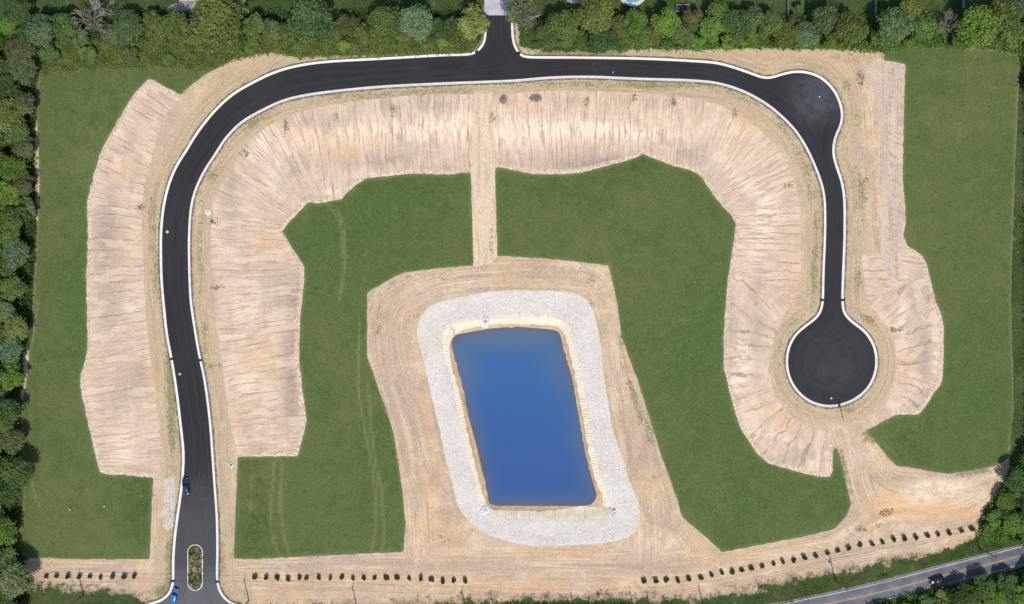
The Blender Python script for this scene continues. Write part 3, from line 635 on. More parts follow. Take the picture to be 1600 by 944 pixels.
# water: level sheet, meets the shore by intersection
sheet('water', S['water'] - .05, 0, make_water(), 'still blue pond water', zfix=WATER_Z)
sheet('road', sroad, .05, make_asphalt(), 'fresh black asphalt road looping through the site')
drv = PP([(757,24),(757,-60),(800,-60),(800,24)]); v, _ = field(lambda q: sdf(q, drv), (300, 0))
sheet('driveway', v, .06, make_concrete('pale_concrete', (.42, .42, .44), (.52, .52, .54)), 'light grey concrete street north of the site')
OA = make_old_asphalt()
sheet('country_road', cds - 2.85, .03 + .03, OA, 'worn grey two lane road crossing the southeast corner')

# ribbons: kerbs and painted lines
KERB = make_concrete('kerb_concrete', (.72, .70, .67), (.82, .80, .77))
def offset_line(L, off, closed=False):
    T = (np.roll(L, -1, 0) - np.roll(L, 1, 0)) if closed else np.gradient(L, axis=0)
    T = T / np.maximum(np.linalg.norm(T, axis=1, keepdims=True), 1e-6)
    return L + np.stack([-T[:, 1], T[:, 0]], 1) * off
def sweep(name, L, prof, mat, closed=False, zf=None, label=None, parent=None, kind='structure'):
    """profile: (sideways offset, height) points swept along L"""
    n = len(L); k = len(prof); V = []
    offs = [offset_line(L, o, closed) for o, _ in prof]
    zz = [zf(x, y) if zf else 0.0 for x, y in L]
    for i in range(n):
        for q in range(k): V.append((offs[q][i][0], offs[q][i][1], zz[i] + prof[q][1]))
    F = []
    for i in range(n if closed else n - 1):
        j = (i + 1) % n
        for q in range(k - 1): F.append((i * k + q, j * k + q, j * k + q + 1, i * k + q + 1))
    o = link_mesh(name, V, F, mat, parent)
    tag(o, label, kind=kind); return o
kp = [(-.44, -.2), (-.44, .03), (-.06, .055), (.02, .15), (.06, .17), (.18, .17), (.2, .15), (.2, -.2)]
def resample(L, step, closed=False):
    if closed: L = np.vstack([L, L[:1]])
    s = np.concatenate([[0], np.cumsum(np.linalg.norm(np.diff(L, axis=0), axis=1))]); n = int(s[-1] / step)
    t = np.linspace(0, s[-1], n + 1); 
    if closed: t = t[:-1]
    return np.stack([np.interp(t, s, L[:, 0]), np.interp(t, s, L[:, 1])], 1)
# gutter pan lies on the road side (right of KW travelled north is the road)
sweep('kerb', resample(KW, .7), kp, KERB, label='white concrete kerb along the outer edge west of the entrance')
sweep('kerb', resample(KE, .7), kp, KERB, label='white concrete kerb around the turning circle and inner bends')
def stadium(cx, y0, y1, r, n=14):
    out = []
    for i in range(n + 1): a = math.pi * i / n; out.append((cx + r * math.cos(a), y0 - r * math.sin(a)))
    for i in range(n + 1): a = math.pi * i / n; out.append((cx - r * math.cos(a), y1 + r * math.sin(a)))
    return out
isl = resample(PP(stadium(305, 862.5, 911, 12)), .6, True)
sweep('kerb', isl, [(-.02, -.1), (-.02, .12), (.02, .15), (.18, .15), (.2, .13), (.2, -.1)], KERB, True, label='white kerb ring around the planted median')
v, _ = field(lambda q: sdf(q, PP(stadium(305, 862.5, 911, 11.6))), (300, 0))
def make_mulch():
    m = Mat('weedy_mulch', .95, .1); p = m.pos(); f = m.noise(p, 2.0, 4, .75); b = m.noise(p, .7, 3, .6)
    c = m.mix(m.rng(f, .35, .65), (.46, .34, .25), (.16, .11, .07)); c = m.mix(m.rng(b, .46, .58, 0, .9), c, (.085, .10, .035))
    m.col(c); m.bump(f, .8, .2); return m.m
sheet('median_bed', v, .13, make_mulch(), 'weedy brown bed inside the median kerb')
def ribbon(name, L, off, w, mat, z, label, gaps=None):
    zf = lambda x, y: zat(x, y) + z
    return sweep(name, L, [(off - w / 2, 0), (off + w / 2, 0)], mat, False, zf, label)
def paint(name, c, wear):
    m = Mat(name, .7, .3); f = m.noise(m.pos(), 1.6, 4, .8); m.col(m.mix(m.rng(f, wear, wear + .15), c, (.2, .2, .21))); return m.m
CR2 = resample(CR[CR[:, 0] > -150], .8)
ribbon('road_marking', CR2, 2.45, .16, paint('white_paint', (.62, .62, .64), .55), .066, 'white edge line on the north side of the worn road')
ribbon('road_marking', CR2, -2.45, .16, paint('white_paint_b', (.62, .62, .62), .55), .066, 'white edge line on the south side of the worn road')
ribbon('road_marking', CR2, .12, .13, paint('yellow_paint', (.62, .33, .09), .5), .066, 'faded orange centre line of the worn road')
ribbon('road_marking', CR2, -.16, .13, paint('yellow_paint_b', (.62, .33, .09), .5), .066, 'faded orange centre line of the worn road, southern stripe')
ribbon('road_shoulder', CR2, 2.98, .45, plain('shoulder_gravel', (.26, .24, .22), .95, var=.3), .04, 'thin gravel shoulder north of the worn road')
ribbon('road_shoulder', CR2, -2.98, .45, plain('shoulder_gravel_b', (.3, .29, .25), .95, var=.3), .04, 'thin gravel shoulder south of the worn road')

# ------------------------------------------------------------------ foliage
def leaf_mat(name, trans=.4):
    m = Mat(name, .75, .2)
    oi = m.n('ShaderNodeObjectInfo'); v = m.attr('v')
    n = m.noise(m.pos(), .45, 3, .6)
    c = m.mix(m.rng(v, 0, 1, 0, 1, False), (.62, .66, .58), (1.45, 1.4, 1.25))
    c = m.mix(1.0, oi.outputs['Color'], c, 'MULTIPLY')
    c = m.mix(m.rng(n, .35, .7, 0, .5), c, m.mix(1.0, c, (1.18, 1.12, .9), 'MULTIPLY'))
    m.col(c)
    tr = m.n('ShaderNodeBsdfTranslucent'); m.t.links.new(c, tr.inputs['Color'])
    mx = m.n('ShaderNodeMixShader'); mx.inputs[0].default_value = trans
    m.t.links.new(m.b.outputs[0], mx.inputs[1]); m.t.links.new(tr.outputs[0], mx.inputs[2])
    m.t.links.new(mx.outputs[0], m.t.nodes['Material Output'].inputs['Surface']); return m.m
LEAF = leaf_mat('leaves'); BARK = plain('bark', (.16, .12, .09), .95, var=.4, scale=6); PALEBARK = plain('pale_bark', (.38, .36, .34), .9, var=.3, scale=5)
def quads(C, N, size, rnd, aspect=1.5):
    """leaf clump faces at centres C facing N"""
    n = len(C); N = N / np.maximum(np.linalg.norm(N, axis=1, keepdims=True), 1e-6)
    U = np.cross(N, rnd.normal(size=(n, 3))); U /= np.maximum(np.linalg.norm(U, axis=1, keepdims=True), 1e-6); V = np.cross(N, U)
    s = (size * rnd.uniform(.6, 1.35, n))[:, None]
    P = np.stack([C + U * s * aspect * .5, C + V * s * .45 + N * s * .12, C - U * s * aspect * .5, C - V * s * .45 + N * s * .12], 1).reshape(-1, 3)
    F = np.arange(4 * n).reshape(-1, 4); return P, F
def foliage_mesh(name, P, F, v, mats):
    me = bpy.data.meshes.new(name); me.from_pydata(P.tolist(), [], F.tolist()); me.materials.append(mats)
    at = me.attributes.new('v', 'FLOAT', 'FACE'); at.data.foreach_set('value', v.astype(np.float32)); me.update(); return me
def crown_mesh(name, R, zc, hz, nl, lobes, size, seed, up=.35, flat=False):
    r = np.random.default_rng(seed); C = []; N = []; Vv = []
    L = []
    for i in range(lobes):
        a = i * 2.39996 + r.uniform(-.4, .4); q = math.sqrt((i + .5) / lobes) * r.uniform(.75, 1.05)
        zz = math.sqrt(max(0, 1 - (q * .92) ** 2)) * r.uniform(.35, 1) - r.uniform(0, .35)
        L.append((np.array([R * .72 * q * math.cos(a), R * .72 * q * math.sin(a), zc + hz * .62 * zz]), R * r.uniform(.2, .48), r.uniform(-.3, .3)))
    w = np.array([l[1] ** 2 for l in L]); w /= w.sum()
    for (c, rad, tone), wi in zip(L, w):
        k = int(nl * wi); D = r.normal(size=(k, 3)); D[:, 2] = np.where(r.random(k) < up, np.abs(D[:, 2]), D[:, 2]); D /= np.linalg.norm(D, axis=1, keepdims=True)
        rr = rad * (r.uniform(.25, 1.0, k) ** .45) * (1 + .22 * np.sin(D[:, 0] * 7 + tone * 9) * np.cos(D[:, 1] * 6))
        stray = r.random(k) < .08; rr = np.where(stray, rr * r.uniform(1.1, 1.45, k), rr)
        st_ = r.uniform(.75, 1.3, 2); C.append(c + D * rr[:, None] * np.array([st_[0], st_[1], .85])); N.append(D + r.normal(size=(k, 3)) * .65 + np.array([0, 0, .25]))
        Vv.append(np.clip(.5 + tone + r.normal(size=k) * .22, 0, 1))
    P, F = quads(np.vstack(C), np.vstack(N), size, r); return foliage_mesh(name, P, F, np.concatenate(Vv), LEAF)
def tube(V, F, a, b, ra, rb, n=6):
    a = Vector(a); b = Vector(b); d = (b - a).normalized(); u = d.orthogonal().normalized(); w = d.cross(u); o = len(V)
    for p, r in ((a, ra), (b, rb)):
        for i in range(n):
            t = 2 * math.pi * i / n; V.append(tuple(p + (u * math.cos(t) + w * math.sin(t)) * r))
    for i in range(n): F.append((o + i, o + (i + 1) % n, o + n + (i + 1) % n, o + n + i))
    F.append(tuple(o + n + i for i in range(n))); F.append(tuple(o + n - 1 - i for i in range(n)))
def trunk_mesh(name, h, R, seed, mat, fine=0, r0=None):
    r = random.Random(seed); V = []; F = []; r0 = r0 or .035 * h
    pts = [Vector((0, 0, -.3))]; 
    for i in range(1, 6): pts.append(Vector((r.uniform(-.05, .05) * h * .5, r.uniform(-.05, .05) * h * .5, h * (.8 if fine else .62) * i / 5)))
    for i in range(5): tube(V, F, pts[i], pts[i + 1], r0 * (1 - i * .17), r0 * (1 - (i + 1) * .17))
    def branch(p, d, L, rad, lev):
        q = p + d * L; tube(V, F, p, q, rad, rad * .45, 5 if lev < 1 else 3)
        if lev < fine:
            for _ in range(5 if lev == 0 else 4):
                nd = (d + Vector((r.uniform(-.9, .9), r.uniform(-.9, .9), r.uniform(-.2, .7)))).normalized()
                branch(p.lerp(q, r.uniform(.35, 1)), nd, L * r.uniform(.42, .68), max(rad * .42, .03), lev + 1)
    for k in range(9 if fine else 6):
        p = pts[2 + k % 3].lerp(pts[3 + k % 3], r.random()); a = k * 2.4 + r.uniform(-.4, .4)
        branch(p, Vector((math.cos(a), math.sin(a), r.uniform(.35, .9) if fine else r.uniform(.0, .35))).normalized(), R * (r.uniform(.6, .95) if fine else r.uniform(.35, .55)), r0 * .42, 0)
    me = bpy.data.meshes.new(name); me.from_pydata(V, [], F); me.materials.append(mat); me.update(); return me
PROTO = {}
for nm, R, h, nl, lob, sz in [('big', 5.4, 12.5, 9500, 26, .42), ('mid', 3.9, 9.5, 5800, 17, .38), ('small', 2.6, 6.0, 3000, 10, .33)]:
    PROTO[nm] = [(crown_mesh('crown', R, h * .58, h * .46, nl, lob, sz, 40 + k * 7 + len(nm)), trunk_mesh('trunk', h, R, k + 5, BARK), R, h) for k in range(4)]
PROTO['sparse'] = [(crown_mesh('crown', 4.4, 7.2, 5.0, 2300, 26, .36, 91 + k), trunk_mesh('trunk', 11, 4.6, 50 + k, PALEBARK, 2), 4.6, 11) for k in range(2)]
PROTO['bare'] = [(crown_mesh('crown', 3.6, 6.0, 4.0, 420, 16, .28, 71 + k), trunk_mesh('trunk', 9.5, 4.3, 60 + k, PALEBARK, 3, .2), 4.3, 9.5) for k in range(2)]
TC = dict(mid=(.150, .225, .082), olive=(.185, .240, .080), bright=(.180, .300, .060), blue=(.160, .230, .125), dark=(.085, .150, .058), pale=(.29, .34, .14), grey=(.18, .19, .13), bare=(.17, .18, .14), brown=(.155, .17, .085), frost=(.22, .30, .19))
CW = dict(mid='mid green', olive='olive green', bright='bright green', blue='blue green', dark='dark green', pale='pale yellow green', grey='greyish green', bare='bare grey', brown='brownish', frost='frosty pale green')
tree_n = 0
def tree(px, py, rpx, colr, shape=None, group=None, label=None, name='tree', zs=1.0):
    global tree_n
    r = rpx * K; tree_n += 1
    if shape is None: shape = 'big' if r > 4.4 else 'mid' if r > 3.0 else 'small'
    pr = PROTO[shape]; cm, tm, R, h = pr[(tree_n * 5 + int(px)) % len(pr)]
    s = r / (R * .93); hh = h * s * zs
    x, y = W(px, py, hh * .62); z = zat(x, y)
    e = empty(name, (x, y, z), random.uniform(0, 6.28)); e.scale = (s, s, s * random.uniform(.9, 1.12) * zs)
    t = bpy.data.objects.new('trunk', tm); COL.objects.link(t); t.parent = e
    c = bpy.data.objects.new('crown', cm); COL.objects.link(c); c.parent = e
    b = tuple(.68 * q + .32 * w for q, w in zip(TC[colr], TC['mid'])); j = random.uniform(.85, 1.2); k = random.uniform(.92, 1.1)
    c.color = (b[0] * j * k, b[1] * j, b[2] * j / k, 1)
    tag(e, label, 'tree', group); return e

north_w = [(12,35,17,'bright'),(38,72,19,'mid'),(30,20,20,'dark'),(65,46,24,'frost'),(100,40,22,'mid'),(145,30,27,'bare'),(172,52,15,'grey'),(198,40,23,'blue'),(236,30,17,'olive'),(270,46,25,'mid'),(300,52,17,'olive'),(342,30,41,'olive'),(394,42,20,'mid'),(424,46,18,'blue'),
 (485,30,36,'dark'),(452,50,16,'mid'),(518,52,16,'mid'),(541,40,17,'brown'),(566,50,15,'mid'),(602,38,28,'mid'),(628,54,14,'olive'),(650,38,27,'frost'),(688,46,17,'dark'),(714,42,18,'mid'),(742,38,24,'pale'),(120,56,14,'blue'),(240,56,14,'mid'),(320,62,14,'mid')]
north_s = [(74,84,18,'mid'),(104,92,15,'olive'),(136,84,18,'mid'),(168,92,14,'bright'),(200,86,17,'blue'),(234,82,15,'mid'),(262,92,12,'bright'),(292,84,16,'mid'),(326,84,15,'olive'),(358,78,16,'mid'),(392,72,15,'bright'),(428,70,14,'mid'),(462,72,13,'olive'),(500,70,14,'mid'),
 (536,72,13,'bright'),(572,72,13,'mid'),(610,70,13,'bright'),(652,64,15,'frost'),(690,68,12,'bright'),(722,68,10,'mid')]
north_e = [(814,22,27,'grey','sparse'),(838,48,18,'dark'),(852,58,22,'mid'),(882,46,26,'mid'),(908,62,16,'dark'),(930,24,27,'olive'),(944,64,23,'dark'),(966,42,20,'brown'),(990,40,22,'bright'),(1012,58,19,'olive'),(1042,36,23,'bright'),(1066,56,20,'mid'),(1084,32,18,'grey'),(1110,46,20,'bright'),
 (1126,20,20,'mid'),(1150,38,22,'mid'),(1168,60,16,'bright'),(1178,28,18,'blue'),(1204,38,22,'mid'),(1226,54,19,'olive'),(1259,55,19,'frost'),(1250,11,8,'mid'),(1244,34,12,'dark'),(1290,30,20,'blue'),(1328,46,24,'olive'),(1300,60,14,'bright'),(1398,42,28,'blue'),(1422,14,20,'olive'),
 (1444,44,20,'mid'),(1476,38,17,'bare'),(1527,42,30,'bright'),(1500,60,14,'mid'),(1562,24,24,'mid'),(1590,14,20,'blue'),(1588,50,23,'mid'),(1372,58,14,'mid'),(1422,66,10,'bright'),(1556,66,12,'mid'),(980,66,14,'mid'),(1088,66,13,'bright'),(1138,66,14,'bright'),(1628,60,24,'dark'),(1630,20,26,'mid')]
def row(lst, group, where, frm):
    lst = sorted(lst, key=lambda t: t[0])
    for i, t in enumerate(lst):
        c = t[3]; shp = t[4] if len(t) > 4 else ('bare' if c == 'bare' else None)
        sz = 'tall' if t[2] > 24 else 'small' if t[2] < 15.5 else 'medium'
        tree(t[0], t[1], t[2], c, shp, group, '%s %s tree, %s from the %s in %s' % (sz, CW[c], ordw(i + 1), frm, where), zs=.5 if 'scrub' in where else .85)
row(north_w, 'trees of the northern hedgerow', 'the hedgerow west of the entrance', 'west')
def small_row(lst): return [(a, min(b, 98), r * .8, c) for a, b, r, c in lst[::2]]
row(small_row(north_s), 'young trees along the northwest lawn', 'the scrub edging the northwest lawn', 'west')
row(north_e, 'trees of the northern hedgerow', 'the hedgerow east of the entrance', 'west')
# western woods
edge = [(100,44),(180,46),(250,50),(330,54),(400,44),(470,40),(540,34),(600,26),(660,18),(720,26),(780,28),(830,18),(880,30),(950,38)]
wood = []
special = [(18,262,22,'bright'),(12,308,20,'bright'),(20,396,21,'frost'),(25,512,20,'olive'),(4,484,18,'frost'),(12,548,20,'frost'),(18,590,20,'bright'),(10,640,22,'dark'),(20,740,26,'dark'),(6,832,20,'bright'),(22,908,28,'frost'),(8,180,26,'olive'),(38,160,18,'grey'),(34,110,20,'blue'),(24,205,18,'mid'),(14,450,20,'mid'),(24,340,22,'mid'),(18,690,18,'blue'),(2,300,18,'bright')]
wood += special
yy_ = 90.0
while yy_ < 960:
    ex = np.interp(yy_, [e[0] for e in edge], [e[1] for e in edge])
    xx_ = ex - 16 + random.uniform(-3, 4); first = True
    while xx_ > -26:
        rr = random.uniform(16, 23); X_, Y_ = xx_, yy_ + random.uniform(-8, 8)
        if all((X_ - a[0]) ** 2 + (Y_ - a[1]) ** 2 > (.62 * (rr + a[2])) ** 2 for a in wood):
            wood.append((X_, Y_, rr, random.choices(['mid', 'dark', 'olive', 'blue', 'bright', 'grey'], [5, 4, 2, 2, 1.5, 1])[0]))
        xx_ -= random.uniform(18, 26)
    yy_ += 13
wood.sort(key=lambda t: t[1])
for i, t in enumerate(wood):
    tree(t[0], t[1], t[2], t[3], None, 'trees of the western woods', '%s tree in the western woods, %s counted from the north' % (CW[t[3]], ordw(i + 1)), zs=.78)
se_n = [(1592,748,22,'dark'),(1614,790,24,'dark'),(1578,784,17,'bright'),(1602,772,16,'mid'),(1556,812,14,'bright'),(1590,818,20,'bright'),(1570,800,14,'mid'),(1618,840,22,'mid'),(1545,826,10,'mid'),(1614,710,18,'dark'),(1634,640,20,'dark'),(1636,560,20,'dark'),(1638,470,20,'mid'),(1636,380,20,'dark'),(1634,300,18,'dark'),(1634,210,20,'mid'),(1626,130,20,'dark')]
se_n.sort(key=lambda t: t[1])
for i, t in enumerate(se_n):
    tree(t[0], t[1], t[2], t[3], None, 'trees on the eastern boundary', '%s tree on the eastern boundary, %s counted from the north' % (CW[t[3]], ordw(i + 1)), zs=.6)
se_s = [(1386,968,17,'mid'),(1290,985,16,'dark'),(1420,956,14,'dark'),(1452,948,16,'mid'),(1478,938,15,'pale'),(1506,932,20,'dark'),(1500,952,18,'mid'),(1540,918,20,'dark'),(1556,938,20,'bright'),(1578,912,18,'mid'),(1598,930,22,'bright'),(1470,956,16,'bright'),(1240,994,16,'mid'),(1350,978,16,'olive'),(1620,905,20,'dark'),(1530,950,16,'olive')]
se_s.sort(key=lambda t: t[0])
for i, t in enumerate(se_s):
    tree(t[0], t[1], t[2], t[3], None, 'trees south of the worn road', '%s tree south of the worn road, %s from the west' % (CW[t[3]], ordw(i + 1)), zs=.6)

# planted evergreens
SHR = (crown_mesh('crown', .92, 1.05, 1.05, 620, 9, .2, 5), trunk_mesh('trunk', 1.4, .6, 3, BARK, 0, .06))
SHR2 = (crown_mesh('crown', .92, 1.05, 1.05, 560, 7, .22, 8), SHR[1])
rowA = [(71,902),(88.5,902),(106,901.5),(122.5,901.5),(140,901.5),(157,901.5),(175.5,901),(193,901),(210,900.5)]
rowB = [(398,902),(415,903),(433,903.5),(450,903.5),(467.5,903.5),(480,904),(498,903),(516.5,903),(533.5,903),(551,903.5),(568,904),(586,904),(603,904),(621,904.5),(639,905),(657,906.5),(674,907),(692,908),(709,908.5),(727,909.5)]
rowC = [(1006.5,909),(1024,908),(1042,907),(1059.5,907),(1077,905),(1095,903),(1112.5,899.5),(1129,897),(1145,894.5),(1159,892),(1175,889),(1193,886),(1210,883),(1224.5,880),(1242,877),(1259,873),(1276.5,869.5),(1293.5,865.5),(1311,862),(1328.5,857.5),(1345.5,853),
 (1363.5,850.5),(1380.5,848),(1398,845),(1415,843),(1433,840),(1451,838),(1468,835),(1485,833),(1503,830.5),(1520.5,827.5)]
for rw, where in ((rowA, 'the row west of the entrance road'), (rowB, 'the middle row south of the pond'), (rowC, 'the long row to the southeast corner')):
    for i, (px, py) in enumerate(rw):
        x, y = W(px, py + random.uniform(-.5, .5), .4); e = empty('evergreen_shrub', (x, y, zat(x, y)), random.uniform(0, 6.28))
        s = random.uniform(.74, .98); e.scale = (s * random.uniform(.88, 1.1), s, s * random.uniform(.5, .8)); cm, tm = (SHR, SHR2)[i % 2]
        t = bpy.data.objects.new('trunk', tm); COL.objects.link(t); t.parent = e
        c = bpy.data.objects.new('crown', cm); COL.objects.link(c); c.parent = e; j = random.uniform(.8, 1.25)
        c.color = (.062 * j * random.uniform(.9, 1.3), .098 * j, .034 * j, 1)
        tag(e, 'small dark evergreen, %s from the west in %s' % (ordw(i + 1), where), 'shrub', 'evergreens planted in rows')

# undergrowth, weeds: uncountable, one object per place
def scatter(name, poly, n, hmin, hmax, size, color, label, seed, per=5, spread=.5, dens=None, z0=0.0):
    r = np.random.default_rng(seed); P0 = PP(poly, ZL + 1); lo, hi = P0.min(0), P0.max(0)
    q = r.uniform(lo, hi, size=(n * 4, 2)); q = q[inside(q, P0)]
    if dens is not None: q = q[r.random(len(q)) < dens(q)]
    q = q[:n]
    c = np.repeat(q, per, 0) + r.normal(size=(len(q) * per, 2)) * spread
    gz = np.array([zat(a, b) for a, b in q]); hh = r.uniform(hmin, hmax, len(q)) ** 1.0
    z = np.repeat(gz, per) + np.repeat(hh, per) * r.uniform(.25, 1, len(c)) + z0
    C = np.column_stack([c, z]); N = r.normal(size=C.shape) * .7 + np.array([0, 0, .8])
    v = np.clip(np.repeat(.5 + .3 * np.sin(q[:, 0] * .9 + seed) * np.cos(q[:, 1] * 1.1) + r.normal(size=len(q)) * .15, per), 0, 1)
    Pq, F = quads(C, N, size, r); o = bpy.data.objects.new(name, foliage_mesh(name, Pq, F, v, LEAF)); COL.objects.link(o); o.color = (*color, 1)
    tag(o, label, kind='stuff'); return o
clump = lambda f, lo, hi: (lambda q: sstep(lo, hi, lown(q[:, 0], q[:, 1], f, 77, 3)))
scatter('undergrowth', [(48,62),(750,60),(738,80),(600,85),(470,88),(430,80),(395,86),(360,94),(322,107),(262,103),(200,103),(120,107),(58,113)], 9500, .1, .9, .36, (.19, .25, .085), 'low green scrub edging the northwest lawn', 1, 6)
scatter('undergrowth', [(-40,50),(52,62),(50,110),(50,190),(52,290),(50,400),(44,500),(28,580),(22,660),(26,760),(24,840),(34,900),(42,950),(-40,950)], 9000, .2, 1.6, .45, (.085, .14, .045), 'dark undergrowth beneath the western woods', 2, 6)
scatter('undergrowth', [(815,34),(1640,20),(1640,84),(1600,82),(1560,75),(1500,72),(1430,71),(1385,80),(1310,75),(1250,75),(1190,73),(1100,76),(1000,76),(950,70),(820,72)], 11000, .3, 1.7, .42, (.14, .25, .065), 'green brambles along the northern edge east of the entrance', 3, 6)
scatter('undergrowth', [(20,18),(750,20),(750,62),(48,62)], 7000, .3, 1.5, .42, (.085, .14, .045), 'undergrowth beneath the northern hedgerow', 4, 6)
scatter('undergrowth', [(1590,715),(1640,700),(1640,860),(1600,846),(1532,842),(1534,818),(1550,790),(1575,750)], 3200, .3, 1.6, .4, (.15, .28, .055), 'bright brambles in the southeast corner', 5, 6)
scatter('undergrowth', [(1240,1000),(1360,948),(1430,930),(1520,910),(1640,882),(1640,1000)], 5200, .2, 1.5, .42, (.15, .24, .06), 'rough scrub south of the worn road', 6, 6, dens=clump(.25, -.6, .2))
scatter('undergrowth', [(1596,90),(1640,90),(1640,700),(1600,700),(1606,560),(1600,400),(1606,200)], 1800, .2, 1.2, .36, (.08, .13, .04), 'dark undergrowth beyond the eastern lawn', 7, 5)
scatter('rough_grass', [(1130,944),(1250,912),(1330,897),(1400,880),(1470,866),(1510,848),(1540,835),(1640,838),(1640,842),(1530,864),(1430,892),(1300,926),(1230,944)], 3400, .03, .25, .22, (.14, .22, .065), 'rough green grass on the bank beside the worn road', 8, 6, .4, dens=clump(.3, -.5, .4))
scatter('rough_grass', [(100,944),(1130,944),(1200,925),(1250,990),(60,990)], 4200, .05, .4, .26, (.07, .13, .03), 'rough grass along the southern boundary', 9, 6, .4, dens=clump(.16, -.1, .5))
def wd(q):
    i = np.clip(np.searchsorted(GX, q[:, 0]), 0, NX - 1); j = np.clip(np.searchsorted(GY, q[:, 1]), 0, NY - 1)
    g = lambda F: F.reshape(NY, NX)[j, i]
    vv = np.clip(g(veg) - .25, 0, 1) + .12 * (g(dk) < 4) * (g(sroad) > 1)
    bad = (g(sroad) < .6) | (g(lawn_any) < .3) | (g(S['gravel']) < .3)
    return np.where(bad, 0, vv * sstep(-.3, .5, lown(q[:, 0], q[:, 1], 1.0, 5, 2)))
scatter('weeds', [(40,70),(1590,70),(1590,940),(40,940)], 5200, .02, .16, .17, (.17, .20, .075), 'sparse weeds on the bare soil', 10, 6, .28, dens=wd)
scatter('weeds', stadium(305, 862.5, 911, 10.5), 260, .1, .4, .24, (.08, .11, .03), 'weeds growing in the median bed', 12, 6, .3)
def tuft(px, py, rx, ry, seed, label, n=40):
    pts = [(px + rx * math.cos(a * .5236), py + ry * math.sin(a * .5236)) for a in range(12)]
    e = scatter('weeds', pts, n, .05, .35, .22, (.22, .25, .13), label, seed, 4, .3)
TUFTS = ['at the top of the northern bank, west of the straw path', 'on the northwest bank inside the road bend', 'beside the kerb on the inside of the western bend', 'on the bank just east of the straw path top', 'below the kerb, second east of the straw path', 'below the kerb, third east of the straw path',
  'below the kerb, fourth east of the straw path', 'just south of the white round storm inlet', 'on the bank south of the white round storm inlet', 'in a small washout on the inside of the eastern bend', 'at the top of the northeast bank', 'between the turning bulb and the haul track', '', 'on bare ground north of the long evergreen row',
  'on the bank west of the entrance road', 'on the northern bank between the bend and the middle', 'in a washout northeast of the turning circle']
for i, (px, py, rx, ry) in enumerate([(613,172,2.5,11),(446,199,4,10),(381,240,8,5),(770,184,4,8),(917,160,3,10),(992,152,3,7),(1052,158,5,8),(336,347,10,3.5),(340,450,12,2.5),(1232,290,9,2.5),(1148,178,3,8),(1345,122,5,12),(1304,175,1,1),(1347,829,9,3),(220,324,9,3),(525,182,2,6),(1400,516,12,3)]):
    if rx > 1: tuft(px, py, rx, ry, 100 + i, 'green weed tuft ' + TUFTS[i], int(6 + rx * ry * .45))

# ------------------------------------------------------------------ shapes for objects
class MB:
    def __init__(s): s.V = []; s.F = []
    def box(s, c, d, rz=0.0, bev=0.0):
        cx, cy, cz = c; dx, dy, dz = d[0] / 2, d[1] / 2, d[2] / 2; o = len(s.V); ca, sa = math.cos(rz), math.sin(rz)
        b = min(bev, dx * .6, dy * .6, dz * .6)
        lay = [(-dz, b), (-dz + b, 0), (dz - b, 0), (dz, b)] if b > 0 else [(-dz, 0), (dz, 0)]
        for z, i in lay:
            for x, y in ((-dx + i, -dy + i), (dx - i, -dy + i), (dx - i, dy - i), (-dx + i, dy - i)):
                s.V.append((cx + x * ca - y * sa, cy + x * sa + y * ca, cz + z))
        n = len(lay)
        for k in range(n - 1):
            for q in range(4): s.F.append((o + k * 4 + q, o + k * 4 + (q + 1) % 4, o + k * 4 + 4 + (q + 1) % 4, o + k * 4 + 4 + q))
        s.F.append((o + 3, o + 2, o + 1, o)); e = o + (n - 1) * 4; s.F.append((e, e + 1, e + 2, e + 3)); return s
    def tube(s, a, b, ra, rb=None, n=8): tube(s.V, s.F, a, b, ra, ra if rb is None else rb, n); return s
    def lathe(s, prof, c=(0, 0, 0), n=20):
        o = len(s.V)
        for r, z in prof:
            for i in range(n): a = 2 * math.pi * i / n; s.V.append((c[0] + r * math.cos(a), c[1] + r * math.sin(a), c[2] + z))
        for k in range(len(prof) - 1):
            for i in range(n): s.F.append((o + k * n + i, o + k * n + (i + 1) % n, o + (k + 1) * n + (i + 1) % n, o + (k + 1) * n + i))
        return s
    def loft(s, secs, cap=True):
        o = len(s.V); n = len(secs[0])
        for sec in secs: s.V += [tuple(p) for p in sec]
        for k in range(len(secs) - 1):
            for i in range(n): s.F.append((o + k * n + i, o + k * n + (i + 1) % n, o + (k + 1) * n + (i + 1) % n, o + (k + 1) * n + i))
        if cap: s.F.append(tuple(o + n - 1 - i for i in range(n))); s.F.append(tuple(o + (len(secs) - 1) * n + i for i in range(n)))
        return s
    def quad(s, a, b, c, d): o = len(s.V); s.V += [a, b, c, d]; s.F.append((o, o + 1, o + 2, o + 3)); return s
    def make(s, name, mat, parent=None, smooth=False): return link_mesh(name, s.V, s.F, mat, parent, smooth)

